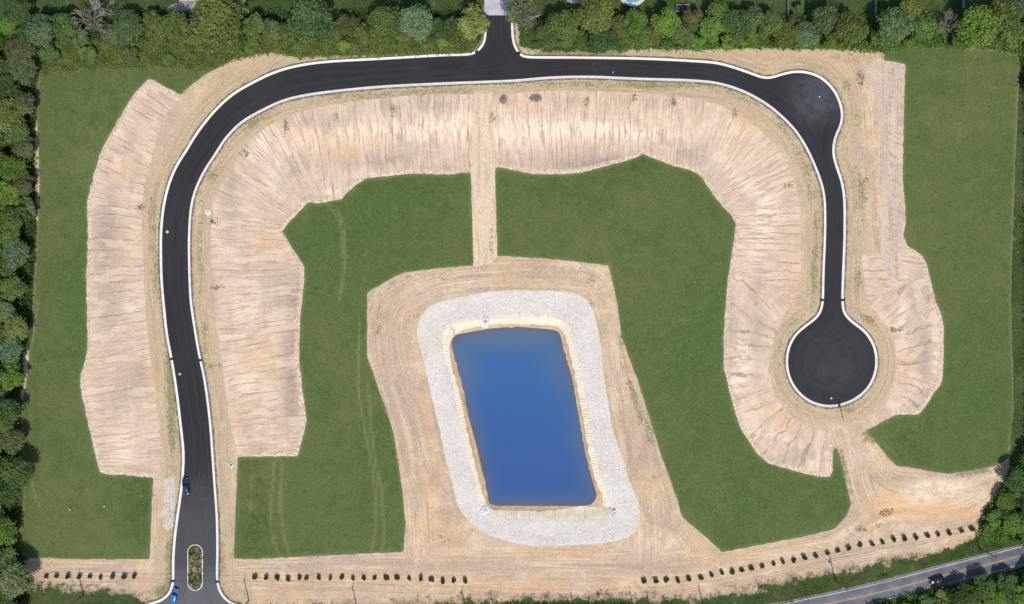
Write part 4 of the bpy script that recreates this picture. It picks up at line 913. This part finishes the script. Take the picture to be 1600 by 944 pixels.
def car_paint(name, c):
    m = Mat(name, .28, .5); m.b.inputs['Coat Weight'].default_value = .8; m.b.inputs['Coat Roughness'].default_value = .08; m.b.inputs['Metallic'].default_value = .25
    f = m.noise(m.pos(), 1.5, 3); m.col(m.mix(f, tuple(x * .85 for x in c), tuple(min(1, x * 1.15) for x in c))); return m.m
GLASS = plain('tinted_glass', (.012, .016, .02), .06, 0, .1, spec=.8); RUB = plain('rubber', (.02, .02, .02), .8); ALLOY = plain('alloy', (.5, .5, .52), .3, .9)
LAMP = plain('lamp_lens', (.8, .8, .78), .1, spec=.8); RED = plain('red_lens', (.45, .03, .02), .2); TRIM = plain('black_trim', (.03, .03, .032), .5)
CHROME = plain('chrome', (.75, .75, .77), .15, 1.0)
def car(px, py, ang, L, paintm, label, hatch=False):
    """ang: heading in degrees from +x; front of the car is +x"""
    x, y = W(px, py, .6); z = zat(x, y) + .055
    e = empty('parked_car' if hatch is None else 'car', (x, y, z), math.radians(ang)); Wd = .9; l = L / 2
    def sec(xx, w, zb, zt):
        t = .82; return [(xx, -w * .9, zb), (xx, -w, zb + .12), (xx, -w, zb + .36), (xx, -w * .96, zt - .09), (xx, -w * t, zt), (xx, 0, zt + .025), (xx, w * t, zt), (xx, w * .96, zt - .09), (xx, w, zb + .36), (xx, w, zb + .12), (xx, w * .9, zb)]
    st = [(-1, .70, .38, .70), (-.985, .80, .26, .80), (-.93, .87, .22, .92), (-.8, .9, .2, .97), (-.5, .9, .2, .98), (0, .9, .2, .96), (.3, .9, .2, .95), (.5, .9, .2, .92), (.75, .88, .2, .85), (.9, .84, .22, .76), (.97, .75, .26, .66), (1, .62, .36, .6)]
    m = MB(); m.loft([sec(l * a, w, zb, zt) for a, w, zb, zt in st]); b = m.make('body', paintm, e, True)
    # greenhouse
    r0, r1 = (-.86, -.70) if hatch else (-.74, -.50)
    cab = MB(); 
    def cs(xx, w, z0, z1, wt): return [(xx, -w, z0), (xx, -wt, z1), (xx, wt, z1), (xx, w, z0)]
    cab.loft([cs(l * r0, .74, .93, .97, .72), cs(l * r1, .78, .93, 1.36, .60), cs(l * -.1, .80, .93, 1.43, .62), cs(l * .14, .79, .93, 1.40, .60), cs(l * .46, .74, .90, .95, .72)])
    g = cab.make('window', GLASS, e)
    rf = MB(); rf.loft([[(l * a, -w, z0), (l * a, -w * .8, z0 + .05), (l * a, 0, z0 + .065), (l * a, w * .8, z0 + .05), (l * a, w, z0)] for a, w, z0 in ((r1 - .03, .58, 1.355), (r1 + .06, .645, 1.385), (-.1, .66, 1.415), (.1, .65, 1.395), (.17, .58, 1.375))])
    rf.make('roof', paintm, e, True)
    p = MB()
    for sy in (-1, 1):
        p.tube((l * .47, sy * .745, .93), (l * .15, sy * .625, 1.40), .035, .035, 5); p.tube((l * r0, sy * .745, .95), (l * r1, sy * .605, 1.37), .045, .045, 5); p.tube((l * -.12, sy * .815, .95), (l * -.1, sy * .65, 1.42), .03, .03, 5)
    p.make('pillar', paintm, e)
    for sx in (.62, -.6):
        for sy in (-1, 1):
            w = MB(); w.tube((l * sx, sy * .70, .32), (l * sx, sy * .93, .32), .32, .32, 18); wo = w.make('wheel', RUB, e)
            w = MB(); w.tube((l * sx, sy * .90, .32), (l * sx, sy * .94, .32), .2, .19, 14); w.make('rim', ALLOY, wo)
    for sy in (-1, 1):
        MB().box((l * .95, sy * .62, .66), (.16, .3, .12), sy * -.3, .03).make('headlight', LAMP, e)
        MB().box((-l * .975, sy * .66, .76), (.1, .24, .14), 0, .03).make('taillight', RED, e)
        MB().box((l * .36, sy * .98, .98), (.14, .2, .12), 0, .04).make('wing_mirror', paintm, e)
    MB().box((l * .985, 0, .42), (.08, 1.2, .14), 0, .02).make('bumper', TRIM, e); MB().box((-l * .995, 0, .42), (.08, 1.3, .14), 0, .02).make('bumper', TRIM, e)
    k = MB(); k.box((l * .72, 0, .885), (.012, 1.1, .012)); k.make('bonnet_seam', TRIM, e)
    tag(e, label, 'car'); return e
car(290.5, 760.5, 97, 4.85, car_paint('navy_paint', (.015, .05, .075)), 'dark teal car beside the west kerb of the entrance road')
car(273, 930.5, 77, 4.05, car_paint('blue_paint', (.03, .23, .55)), 'bright blue hatchback leaving the entrance beside the median', True)
car(1465.5, 908, 194, 4.15, car_paint('black_paint', (.008, .009, .012)), 'black car driving on the worn southeast road', True)

# utility poles and lines
WOOD = plain('pole_wood', (.17, .085, .05), .9, var=.3, scale=8); CER = plain('ceramic', (.5, .5, .5), .3); WIRE = plain('cable', (.05, .055, .05), .6)
poles = [(132,929,'beside the row of nine evergreens in the southwest'), (390,937,'just east of the entrance junction'), (558,949,'south of the middle evergreen row'), (729,954,'south of the end of the middle evergreen row'), (899,960,'south of the pond'),
         (991,956,'south of the pond, paired closely with the next one'), (1099,950,'south of the long evergreen row near its western end'), (1304.5,905,'on the green bank beside the worn road'), (1530,857,'near the end of the long evergreen row')]
POLE_H = 10.0; tops = []
pb = [W(a, b, ZL) for a, b, _ in poles]
for i, (px, py, wh) in enumerate(poles):
    x, y = pb[i]; z = zat(x, y); a = pb[max(i - 1, 0)]; b = pb[min(i + 1, len(pb) - 1)]; ang = math.atan2(b[1] - a[1], b[0] - a[0])
    e = empty('utility_pole', (x, y, z), ang)
    MB().tube((0, 0, -.5), (0, 0, POLE_H), .19, .12, 10).make('mast', WOOD, e, True)
    ar = MB().box((.14, 0, POLE_H - .45), (.12, 2.4, .14), 0, .02).make('crossarm', WOOD, e)
    for q in (-1.05, -.4, 1.05): MB().lathe([(.03, 0), (.07, .03), (.05, .08), (.08, .12), (.04, .2), (0, .2)], (.14, q, POLE_H - .38), 8).make('insulator', CER, ar)
    if i in (7, 3): MB().lathe([(0, 0), (.24, .02), (.27, .1), (.27, .8), (.2, .88), (0, .9)], (-.42, 0, POLE_H - 2.2), 14).make('transformer', plain('transformer_grey%d' % i, (.4, .41, .42), .4), e, True)
    tag(e, 'brown wooden utility pole with crossarm, ' + wh, 'utility pole', 'utility poles along the southern boundary')
    tops.append((e, ang, z))
for wi, q in enumerate((-1.05, -.4, 1.05)):
    V, F = [], []; pts = []
    path = [(pb[0][0] - 45, pb[0][1] - 2, ZL + POLE_H - .2, 0)]
    for (e, ang, z), (x, y) in zip(tops, pb): path.append((x - math.sin(ang) * q + math.cos(ang) * .14, y + math.cos(ang) * q + math.sin(ang) * .14, z + POLE_H - .17, 0))
    path.append((pb[-1][0] + 42, pb[-1][1] + 17 + q, ZL + POLE_H - .2, 0))
    for a, b in zip(path[:-1], path[1:]):
        N_ = 8
        for t in range(N_):
            t0, t1 = t / N_, (t + 1) / N_; f = lambda t: (a[0] + (b[0] - a[0]) * t, a[1] + (b[1] - a[1]) * t, a[2] + (b[2] - a[2]) * t - 3.2 * t * (1 - t))
            tube(V, F, f(t0), f(t1), .028, .028, 4)
    o = link_mesh('power_line', V, F, WIRE); tag(o, ['southern', 'middle', 'northern'][wi] + 'most overhead wire strung between the utility poles' if wi != 1 else 'middle overhead wire strung between the utility poles', 'wire', 'overhead wires on the poles')

# storm drains, manholes, inlets
IRON = plain('cast_iron', (.03, .03, .03), .7, .3); CONC = make_concrete('inlet_concrete', (.6, .6, .6), (.75, .76, .78))
drains = [(268,561,1,'west kerb beside the western banks'),(313,563,1,'inner kerb opposite the western banks'),(270,908,1,'west kerb beside the median'),(339.5,909,1,'east kerb beside the median'),(1284.5,469,1,'west kerb north of the turning circle'),(1317.5,469,1,'east kerb north of the turning circle'),(1311.5,634,0,'southern rim of the turning circle'),(744.5,81,2,'western corner of the northern entrance'),(811,83,3,'eastern corner of the northern entrance')]
for px, py, o_, wh in drains:
    x, y = W(px, py, .1); rz = {1: 0, 0: math.pi / 2, 2: .8, 3: -.8}[o_]
    e = empty('storm_drain', (x, y, 0), rz)
    MB().box((0, 0, .14), (1.0, .62, .12), 0, .02).make('frame', IRON, e)
    g = MB(); [g.box((-.35 + k * .14, 0, .215), (.05, .5, .03)) for k in range(6)]; g.make('grate', TRIM, e)
    tag(e, 'black iron storm drain set in the ' + wh, 'storm drain', 'storm drains in the kerbs')
def manhole(px, py, r, c, label):
    x, y = W(px, py); z = zat(x, y) + .05; e = empty('manhole_cover', (x, y, z), .4); mm = plain('cover_paint_%d' % px, c, .6)
    MB().lathe([(r, -.05), (r, .03), (r * .86, .045), (r * .84, .03)], n=20).make('ring', mm, e)
    MB().lathe([(r * .84, .032), (r * .7, .04), (r * .4, .035), (0, .04)], n=20).make('lid', mm, e); tag(e, label, 'manhole cover')
manhole(261.3, 362.5, .42, (.62, .50, .26), 'yellowish manhole cover near the west kerb, midway up the entrance road')
manhole(281, 584.5, .38, (.46, .46, .38), 'pale manhole cover in the entrance road below the side drains')
manhole(1299, 622.5, .27, (.6, .6, .6), 'pale manhole cover near the bottom of the turning circle')
manhole(1280.5, 151.5, .22, (.55, .56, .6), 'small pale manhole cover in the turning bulb by the northeast bend')
manhole(958, 113, .2, (.4, .4, .4), 'small grey cover in the road south of the northern trees')
def inlet(px, py, r, label, dome=False):
    x, y = W(px, py); z = zat(x, y); e = empty('storm_inlet', (x, y, z), .3)
    MB().lathe([(r * 1.0, -.2), (r, .16), (r * .9, .22), (r * .55, .22), (r * .5, .12), (0, .12)], n=12).make('collar', CONC, e)
    if dome:
        for k in range(5): a = k * 1.257; MB().box((r * .35 * math.cos(a), r * .35 * math.sin(a), .27), (.28, .34, .14), a, .05).make('sandbag', plain('sandbag_%d_%d' % (px, k), (.7, .74, .78), .8), e)
    else: MB().box((r * .1, 0, .27), (r * .9, r * .7, .08), 0, .02).make('grate', plain('blue_grate', (.12, .16, .24), .5), e)
    tag(e, label, 'storm inlet')
inlet(325, 331.5, .88, 'white round storm inlet ringed with bags beside the western bend', True)
inlet(361, 727, .72, 'white storm inlet with a dark blue grate beside the middle lawn corner')
# riprap and outfall
STONE = make_concrete('pale_riprap', (.56, .57, .58), (.80, .81, .82))
def rocks(name, px, py, rx, ry, n, sz, mat, label, seed, ang=0, z0=0):
    r = random.Random(seed); V, F = [], []; x0, y0 = W(px, py, -1.2); ca, sa = math.cos(ang), math.sin(ang)
    for _ in range(n):
        a = r.uniform(0, 6.28); q = math.sqrt(r.random()); u, w = q * rx * K * math.cos(a), q * ry * K * math.sin(a); x = x0 + u * ca - w * sa; y = y0 + u * sa + w * ca; z = zat(x, y) + r.uniform(.02, .2) + z0
        s = sz * r.uniform(.5, 1.2); o = len(V)
        pts = [Vector((0, 0, 1)), Vector((.9, 0, .45)), Vector((.28, .86, .45)), Vector((-.73, .53, .45)), Vector((-.73, -.53, .45)), Vector((.28, -.86, .45)), Vector((.73, .53, -.45)), Vector((-.28, .86, -.45)), Vector((-.9, 0, -.45)), Vector((-.28, -.86, -.45)), Vector((.73, -.53, -.45)), Vector((0, 0, -1))]
        M_ = Matrix.Rotation(r.uniform(0, 6.28), 3, Vector((r.random(), r.random(), r.random())).normalized())
        for p in pts: p = M_ @ (p * r.uniform(.75, 1.15)); V.append((x + p.x * s, y + p.y * s, z + p.z * s * .7))
        for f in [(0,1,2),(0,2,3),(0,3,4),(0,4,5),(0,5,1),(1,6,2),(2,7,3),(3,8,4),(4,9,5),(5,10,1),(6,7,2),(7,8,3),(8,9,4),(9,10,5),(10,6,1),(11,7,6),(11,8,7),(11,9,8),(11,10,9),(11,6,10)]: F.append(tuple(o + i for i in f))
    o = link_mesh(name, V, F, mat); tag(o, label, 'rock pile', kind='stuff'); return o
rocks('riprap', 758.5, 504, 6, 9, 90, .24, STONE, 'white riprap at the outfall on the north bank of the pond', 1)
rocks('riprap', 757, 797, 8, 5.5, 110, .22, STONE, 'white riprap at the southwest corner of the pond', 2, .8)
rocks('riprap', 955.5, 801, 8, 5.5, 110, .22, STONE, 'white riprap at the southeast corner of the pond', 3, -.7)
rocks('clods', 1384, 800, 12, 5, 40, .3, plain('clay_clod', (.42, .25, .14), .95), 'orange clay clods at the foot of the spoil mound', 6, .3)
def outfall(px, py, ang, label):
    x, y = W(px, py, -1.1); e = empty('outfall_pipe', (x, y, zat(x, y) + .25), ang)
    MB().lathe([(.22, 0), (.28, 0), (.28, 1.0), (.22, 1.0), (.22, 0)], n=14).make('pipe', CONC, e, True)
    MB().box((0, -.5, .1), (1.1, .2, .7), 0, .03).make('headwall', CONC, e); e.rotation_euler = (math.radians(75), 0, ang); tag(e, label, 'outfall pipe')
outfall(758.5, 502, 0, 'concrete outfall pipe among white stones on the pond north bank'); outfall(957.5, 799.5, 2.3, 'concrete outfall pipe at the southeast pond corner')
# brush heaps
TW = plain('twig', (.36, .29, .25), .95, var=.3)
def brush(px, py, rx, ry, n, label, seed, mat=TW):
    r = random.Random(seed); V, F = [], []; x0, y0 = W(px, py, 0); g = zat(x0, y0)
    for _ in range(n):
        a = r.uniform(0, 6.28); q = math.sqrt(r.random()); x, y = rx * K * q * math.cos(a), ry * K * q * math.sin(a); h = .75 * (1 - q * q) * r.random() + .05
        b = r.uniform(0, 6.28); L = r.uniform(.4, 1.0); tube(V, F, (x - L * .5 * math.cos(b), y - L * .5 * math.sin(b), h), (x + L * .5 * math.cos(b), y + L * .5 * math.sin(b), h + r.uniform(-.15, .25)), .04, .02, 3)
    o = link_mesh('brush_pile', V, F, mat); o.location = (x0, y0, g); tag(o, label, 'brush pile')
brush(787, 155.5, 5.5, 7, 150, 'round grey brush pile west of the middle of the northern bank', 1); brush(837, 153.5, 10, 6, 210, 'wide grey brush pile at the top of the northern bank', 2)
brush(1357.5, 46, 9, 4.5, 170, 'brown brush pile in the gap of the northern hedgerow', 3, plain('brown_twig', (.2, .12, .08), .95))
# drainage hose at the turning circle
V, F = [], []; hp = [W(a, b, .1) for a, b in [(1310.5,626),(1311.5,634),(1313.5,640),(1315,646),(1316.5,650),(1318,657)]]
for a, b in zip(hp[:-1], hp[1:]): tube(V, F, (*a, max(zat(*a), 0) + .12 if a[1] > hp[2][1] else zat(*a) + .1), (*b, max(zat(*b), 0) + .12 if b[1] > hp[2][1] else zat(*b) + .1), .07, .07, 6)
o = link_mesh('hose', V, F, RUB); tag(o, 'black drainage hose crossing the kerb south of the turning circle', 'hose')
# survey stakes on the western lawn
for px, py, lb in [(110, 796, 'white survey stake standing alone, western one on the lower western lawn'), (164, 791, 'white survey stake standing alone, eastern one on the lower western lawn')]:
    x, y = W(px, py, ZL); e = empty('survey_stake', (x, y, zat(x, y)), .4)
    MB().box((0, 0, .5), (.05, .05, 1.1)).make('stake', plain('stake_wood%d' % px, (.6, .5, .35), .8), e); MB().box((.16, 0, .95), (.3, .3, .05)).make('flag', plain('stake_flag%d' % px, (.8, .8, .8), .7), e)
    tag(e, lb, 'survey stake', 'survey stakes on the lawn')

# ------------------------------------------------------------------ back gardens beyond the hedgerow
def flat_poly(name, pts, z, mat, label):
    v, _ = field(lambda q: sdf(q, PP(pts, z)), (300, 0)); return sheet(name, v, .02, mat, label)
STONEP = make_concrete('patio_stone', (.30, .28, .28), (.42, .40, .39))
flat_poly('patio', [(258,20),(262,12),(270,7),(280,4),(284,-40),(320,-40),(322,6),(316,10),(302,14),(292,22),(272,24)], ZL, STONEP, 'grey gravel patio behind the wooden deck')
flat_poly('patio', [(884,-40),(884,2),(896,6),(918,5),(926,-2),(926,-40)], ZL, STONEP, 'brownish stone patio north of the hedgerow')
# deck
DK = plain('deck_wood', (.27, .24, .23), .85, var=.25, scale=2); WH = plain('white_railing', (.72, .72, .72), .6)
x, y = W(298, -14, 0); z = zat(x, y); e = empty('deck', (x, y, z))
d = MB(); [d.box((-2.9 + k * .2, 0, .9), (.185, 6.0, .06)) for k in range(30)]; d.make('floor_boards', DK, e)
for px_ in (-2.8, -.95, .95, 2.8): MB().box((px_, -2.9, .75), (.12, .12, 2.1)).make('post', WH, e)
d = MB(); d.box((0, -2.9, 1.85), (5.8, .14, .07)); d.box((0, -2.9, 1.1), (5.8, .06, .05)); [d.box((-2.7 + k * .3, -2.9, 1.45), (.05, .05, .75)) for k in range(19)]; d.make('railing', WH, e)
d = MB(); [d.box((-.5, -3.2 - k * .3, .8 - k * .22), (1.6, .32, .06)) for k in range(3)]; d.make('steps', DK, e)
tag(e, 'grey timber deck with white railing above the gravel patio', 'deck')
# house behind the deck (mostly outside the frame)
x, y = W(300, -66, 0); e = empty('house', (x, y, zat(x, y)))
MB().box((0, 0, 2.7), (13, 7.5, 5.4)).make('wall', plain('siding', (.55, .54, .5), .8), e)
d = MB(); d.loft([[(-7, -4.3, 5.35), (-7, 0, 7.6), (-7, 4.3, 5.35)], [(7, -4.3, 5.35), (7, 0, 7.6), (7, 4.3, 5.35)]]); d.make('roof', plain('shingles', (.13, .12, .12), .9, var=.3), e)
for k in (-4, -1, 4): w_ = MB().box((k, -3.76, 3.9), (1.3, .06, 1.3)).make('window', GLASS, e); MB().box((k, -3.77, 3.2), (1.5, .12, .08)).make('sill', WH, w_)
MB().box((1.5, -3.76, 1.9), (1.8, .06, 2.0)).make('door', GLASS, e)
tag(e, 'pale sided house with a dark roof behind the timber deck', 'house')
# turquoise pool things beside the patio
TEAL = plain('turquoise_vinyl', (.10, .42, .42), .4); BLUE = plain('blue_vinyl', (.04, .24, .50), .4)
x, y = W(298.5, 18.5, .3); e = empty('paddling_pool', (x, y, zat(x, y)))
d = MB(); 
for k in range(24):
    a0, a1 = k * math.pi / 12, (k + 1) * math.pi / 12; d.tube((.95 * math.cos(a0), .95 * math.sin(a0), .28), (.95 * math.cos(a1), .95 * math.sin(a1), .28), .17, .17, 8)
d.make('ring', TEAL, e, True); MB().lathe([(.95, .1), (.5, .1), (0, .1)], n=24).make('floor', plain('pool_floor', (.25, .6, .62), .3), e); tag(e, 'turquoise paddling pool at the edge of the gravel patio', 'paddling pool')
rr_ = random.Random(4); V, F = [], []; n_ = 14; x, y = W(281, 24, .3)
for j in range(n_):
    for i in range(n_): V.append(((i / (n_ - 1) - .5) * 3.2, (j / (n_ - 1) - .5) * 1.7 + .2 * math.sin(i), .35 + .16 * math.sin(i * 1.3 + j) + .13 * math.cos(j * 1.9 + i * .6) + rr_.uniform(-.05, .05)))
for j in range(n_ - 1):
    for i in range(n_ - 1): F.append((j * n_ + i, j * n_ + i + 1, (j + 1) * n_ + i + 1, (j + 1) * n_ + i))
o = link_mesh('tarpaulin', V, F, BLUE, smooth=True); o.location = (x, y, zat(x, y)); o.rotation_euler = (0, 0, -.3); sm = o.modifiers.new('thick', 'SOLIDIFY'); sm.thickness = .03
tag(o, 'crumpled bright blue tarpaulin at the edge of the gravel patio', 'tarpaulin')
# swimming pool
x, y = W(989, -16, 1.0); e = empty('swimming_pool', (x, y, zat(x, y))); 
MB().lathe([(4.25, 0), (4.3, 1.15), (4.25, 1.25), (3.35, 1.25), (3.3, 1.15), (3.3, .1)], n=40).make('wall', plain('pool_wall', (.62, .6, .62), .6), e)
mw = Mat('pool_water', .05, .6); mw.col(mw.mix(mw.noise(mw.pos(), 1.2, 2), (.03, .42, .42), (.07, .52, .5))); MB().lathe([(3.31, 1.02), (1.5, 1.02), (0, 1.02)], n=40).make('water', mw.m, e)
d = MB(); d.box((-.3, -3.8, 1.35), (.06, 1.9, .06)); d.box((.3, -3.8, 1.35), (.06, 1.9, .06)); [d.box((0, -4.4 + k * .35, 1.3), (.6, .1, .04)) for k in range(4)]; d.make('ladder', WH, e)
tag(e, 'round raised swimming pool with turquoise water and white ladder', 'swimming pool')
# parasol
x, y = W(912, .5, 2.2); e = empty('parasol', (x, y, zat(x, y)))
MB().lathe([(0, 2.55), (.5, 2.5), (1.3, 2.2), (1.35, 2.12), (1.3, 2.16), (.5, 2.45), (0, 2.5)], n=8).make('canopy', plain('canvas', (.30, .26, .24), .9), e)
MB().tube((0, 0, 0), (0, 0, 2.5), .03, .03).make('mast', TRIM, e); MB().lathe([(.3, 0), (.3, .08), (0, .1)], n=14).make('base', CONC, e); tag(e, 'grey brown parasol on the stone patio north of the hedgerow', 'parasol')
# pen
x, y = W(1067, 12.5, .8); e = empty('garden_pen', (x, y, zat(x, y)), .02)
FR = plain('pen_frame', (.42, .44, .44), .5, .4)
d = MB()
for sx in (-1.9, 1.9):
    for sy in (-.95, .95): d.tube((sx, sy, 0), (sx, sy, 1.5), .04)
for sy in (-.95, .95): d.tube((-1.9, sy, 1.5), (1.9, sy, 1.5), .05)
for sx in (-1.9, 0, 1.9): d.tube((sx, -.95, 1.5), (sx, .95, 1.5), .05)
d.make('frame', FR, e); MB().box((0, 0, 1.44), (3.5, 1.6, .03)).make('roof', plain('dark_netting', (.03, .035, .045), .8), e)
tag(e, 'low garden pen with pale frame and dark netting roof', 'garden pen')
# fences between the back gardens
FG = plain('fence_grey', (.38, .42, .46), .8, var=.2)
for px, y1, lb in [(1230.5, 27, 'grey board fence between back gardens, westernmost of the three'), (1368, 34, 'grey board fence between back gardens, middle of the three'), (1505, 13, 'grey board fence between back gardens, easternmost of the three')]:
    xa, ya = W(px, y1, 0); yb = ya + 22; e = empty('fence', (xa, ya, zat(xa, ya)))
    for k in range(9): MB().box((0, k * 2.7, .85), (.12, .12, 1.9)).make('post', FG, e)
    d = MB(); [d.box((.075, .1 + k * .2, .85), (.03, .17, 1.5)) for k in range(108)]; d.make('boards', FG, e)
    d = MB(); d.box((0, 10.8, .4), (.07, 21.6, .09)); d.box((0, 10.8, 1.3), (.07, 21.6, .09)); d.make('rail', FG, e); tag(e, lb, 'fence', 'fences between the back gardens')
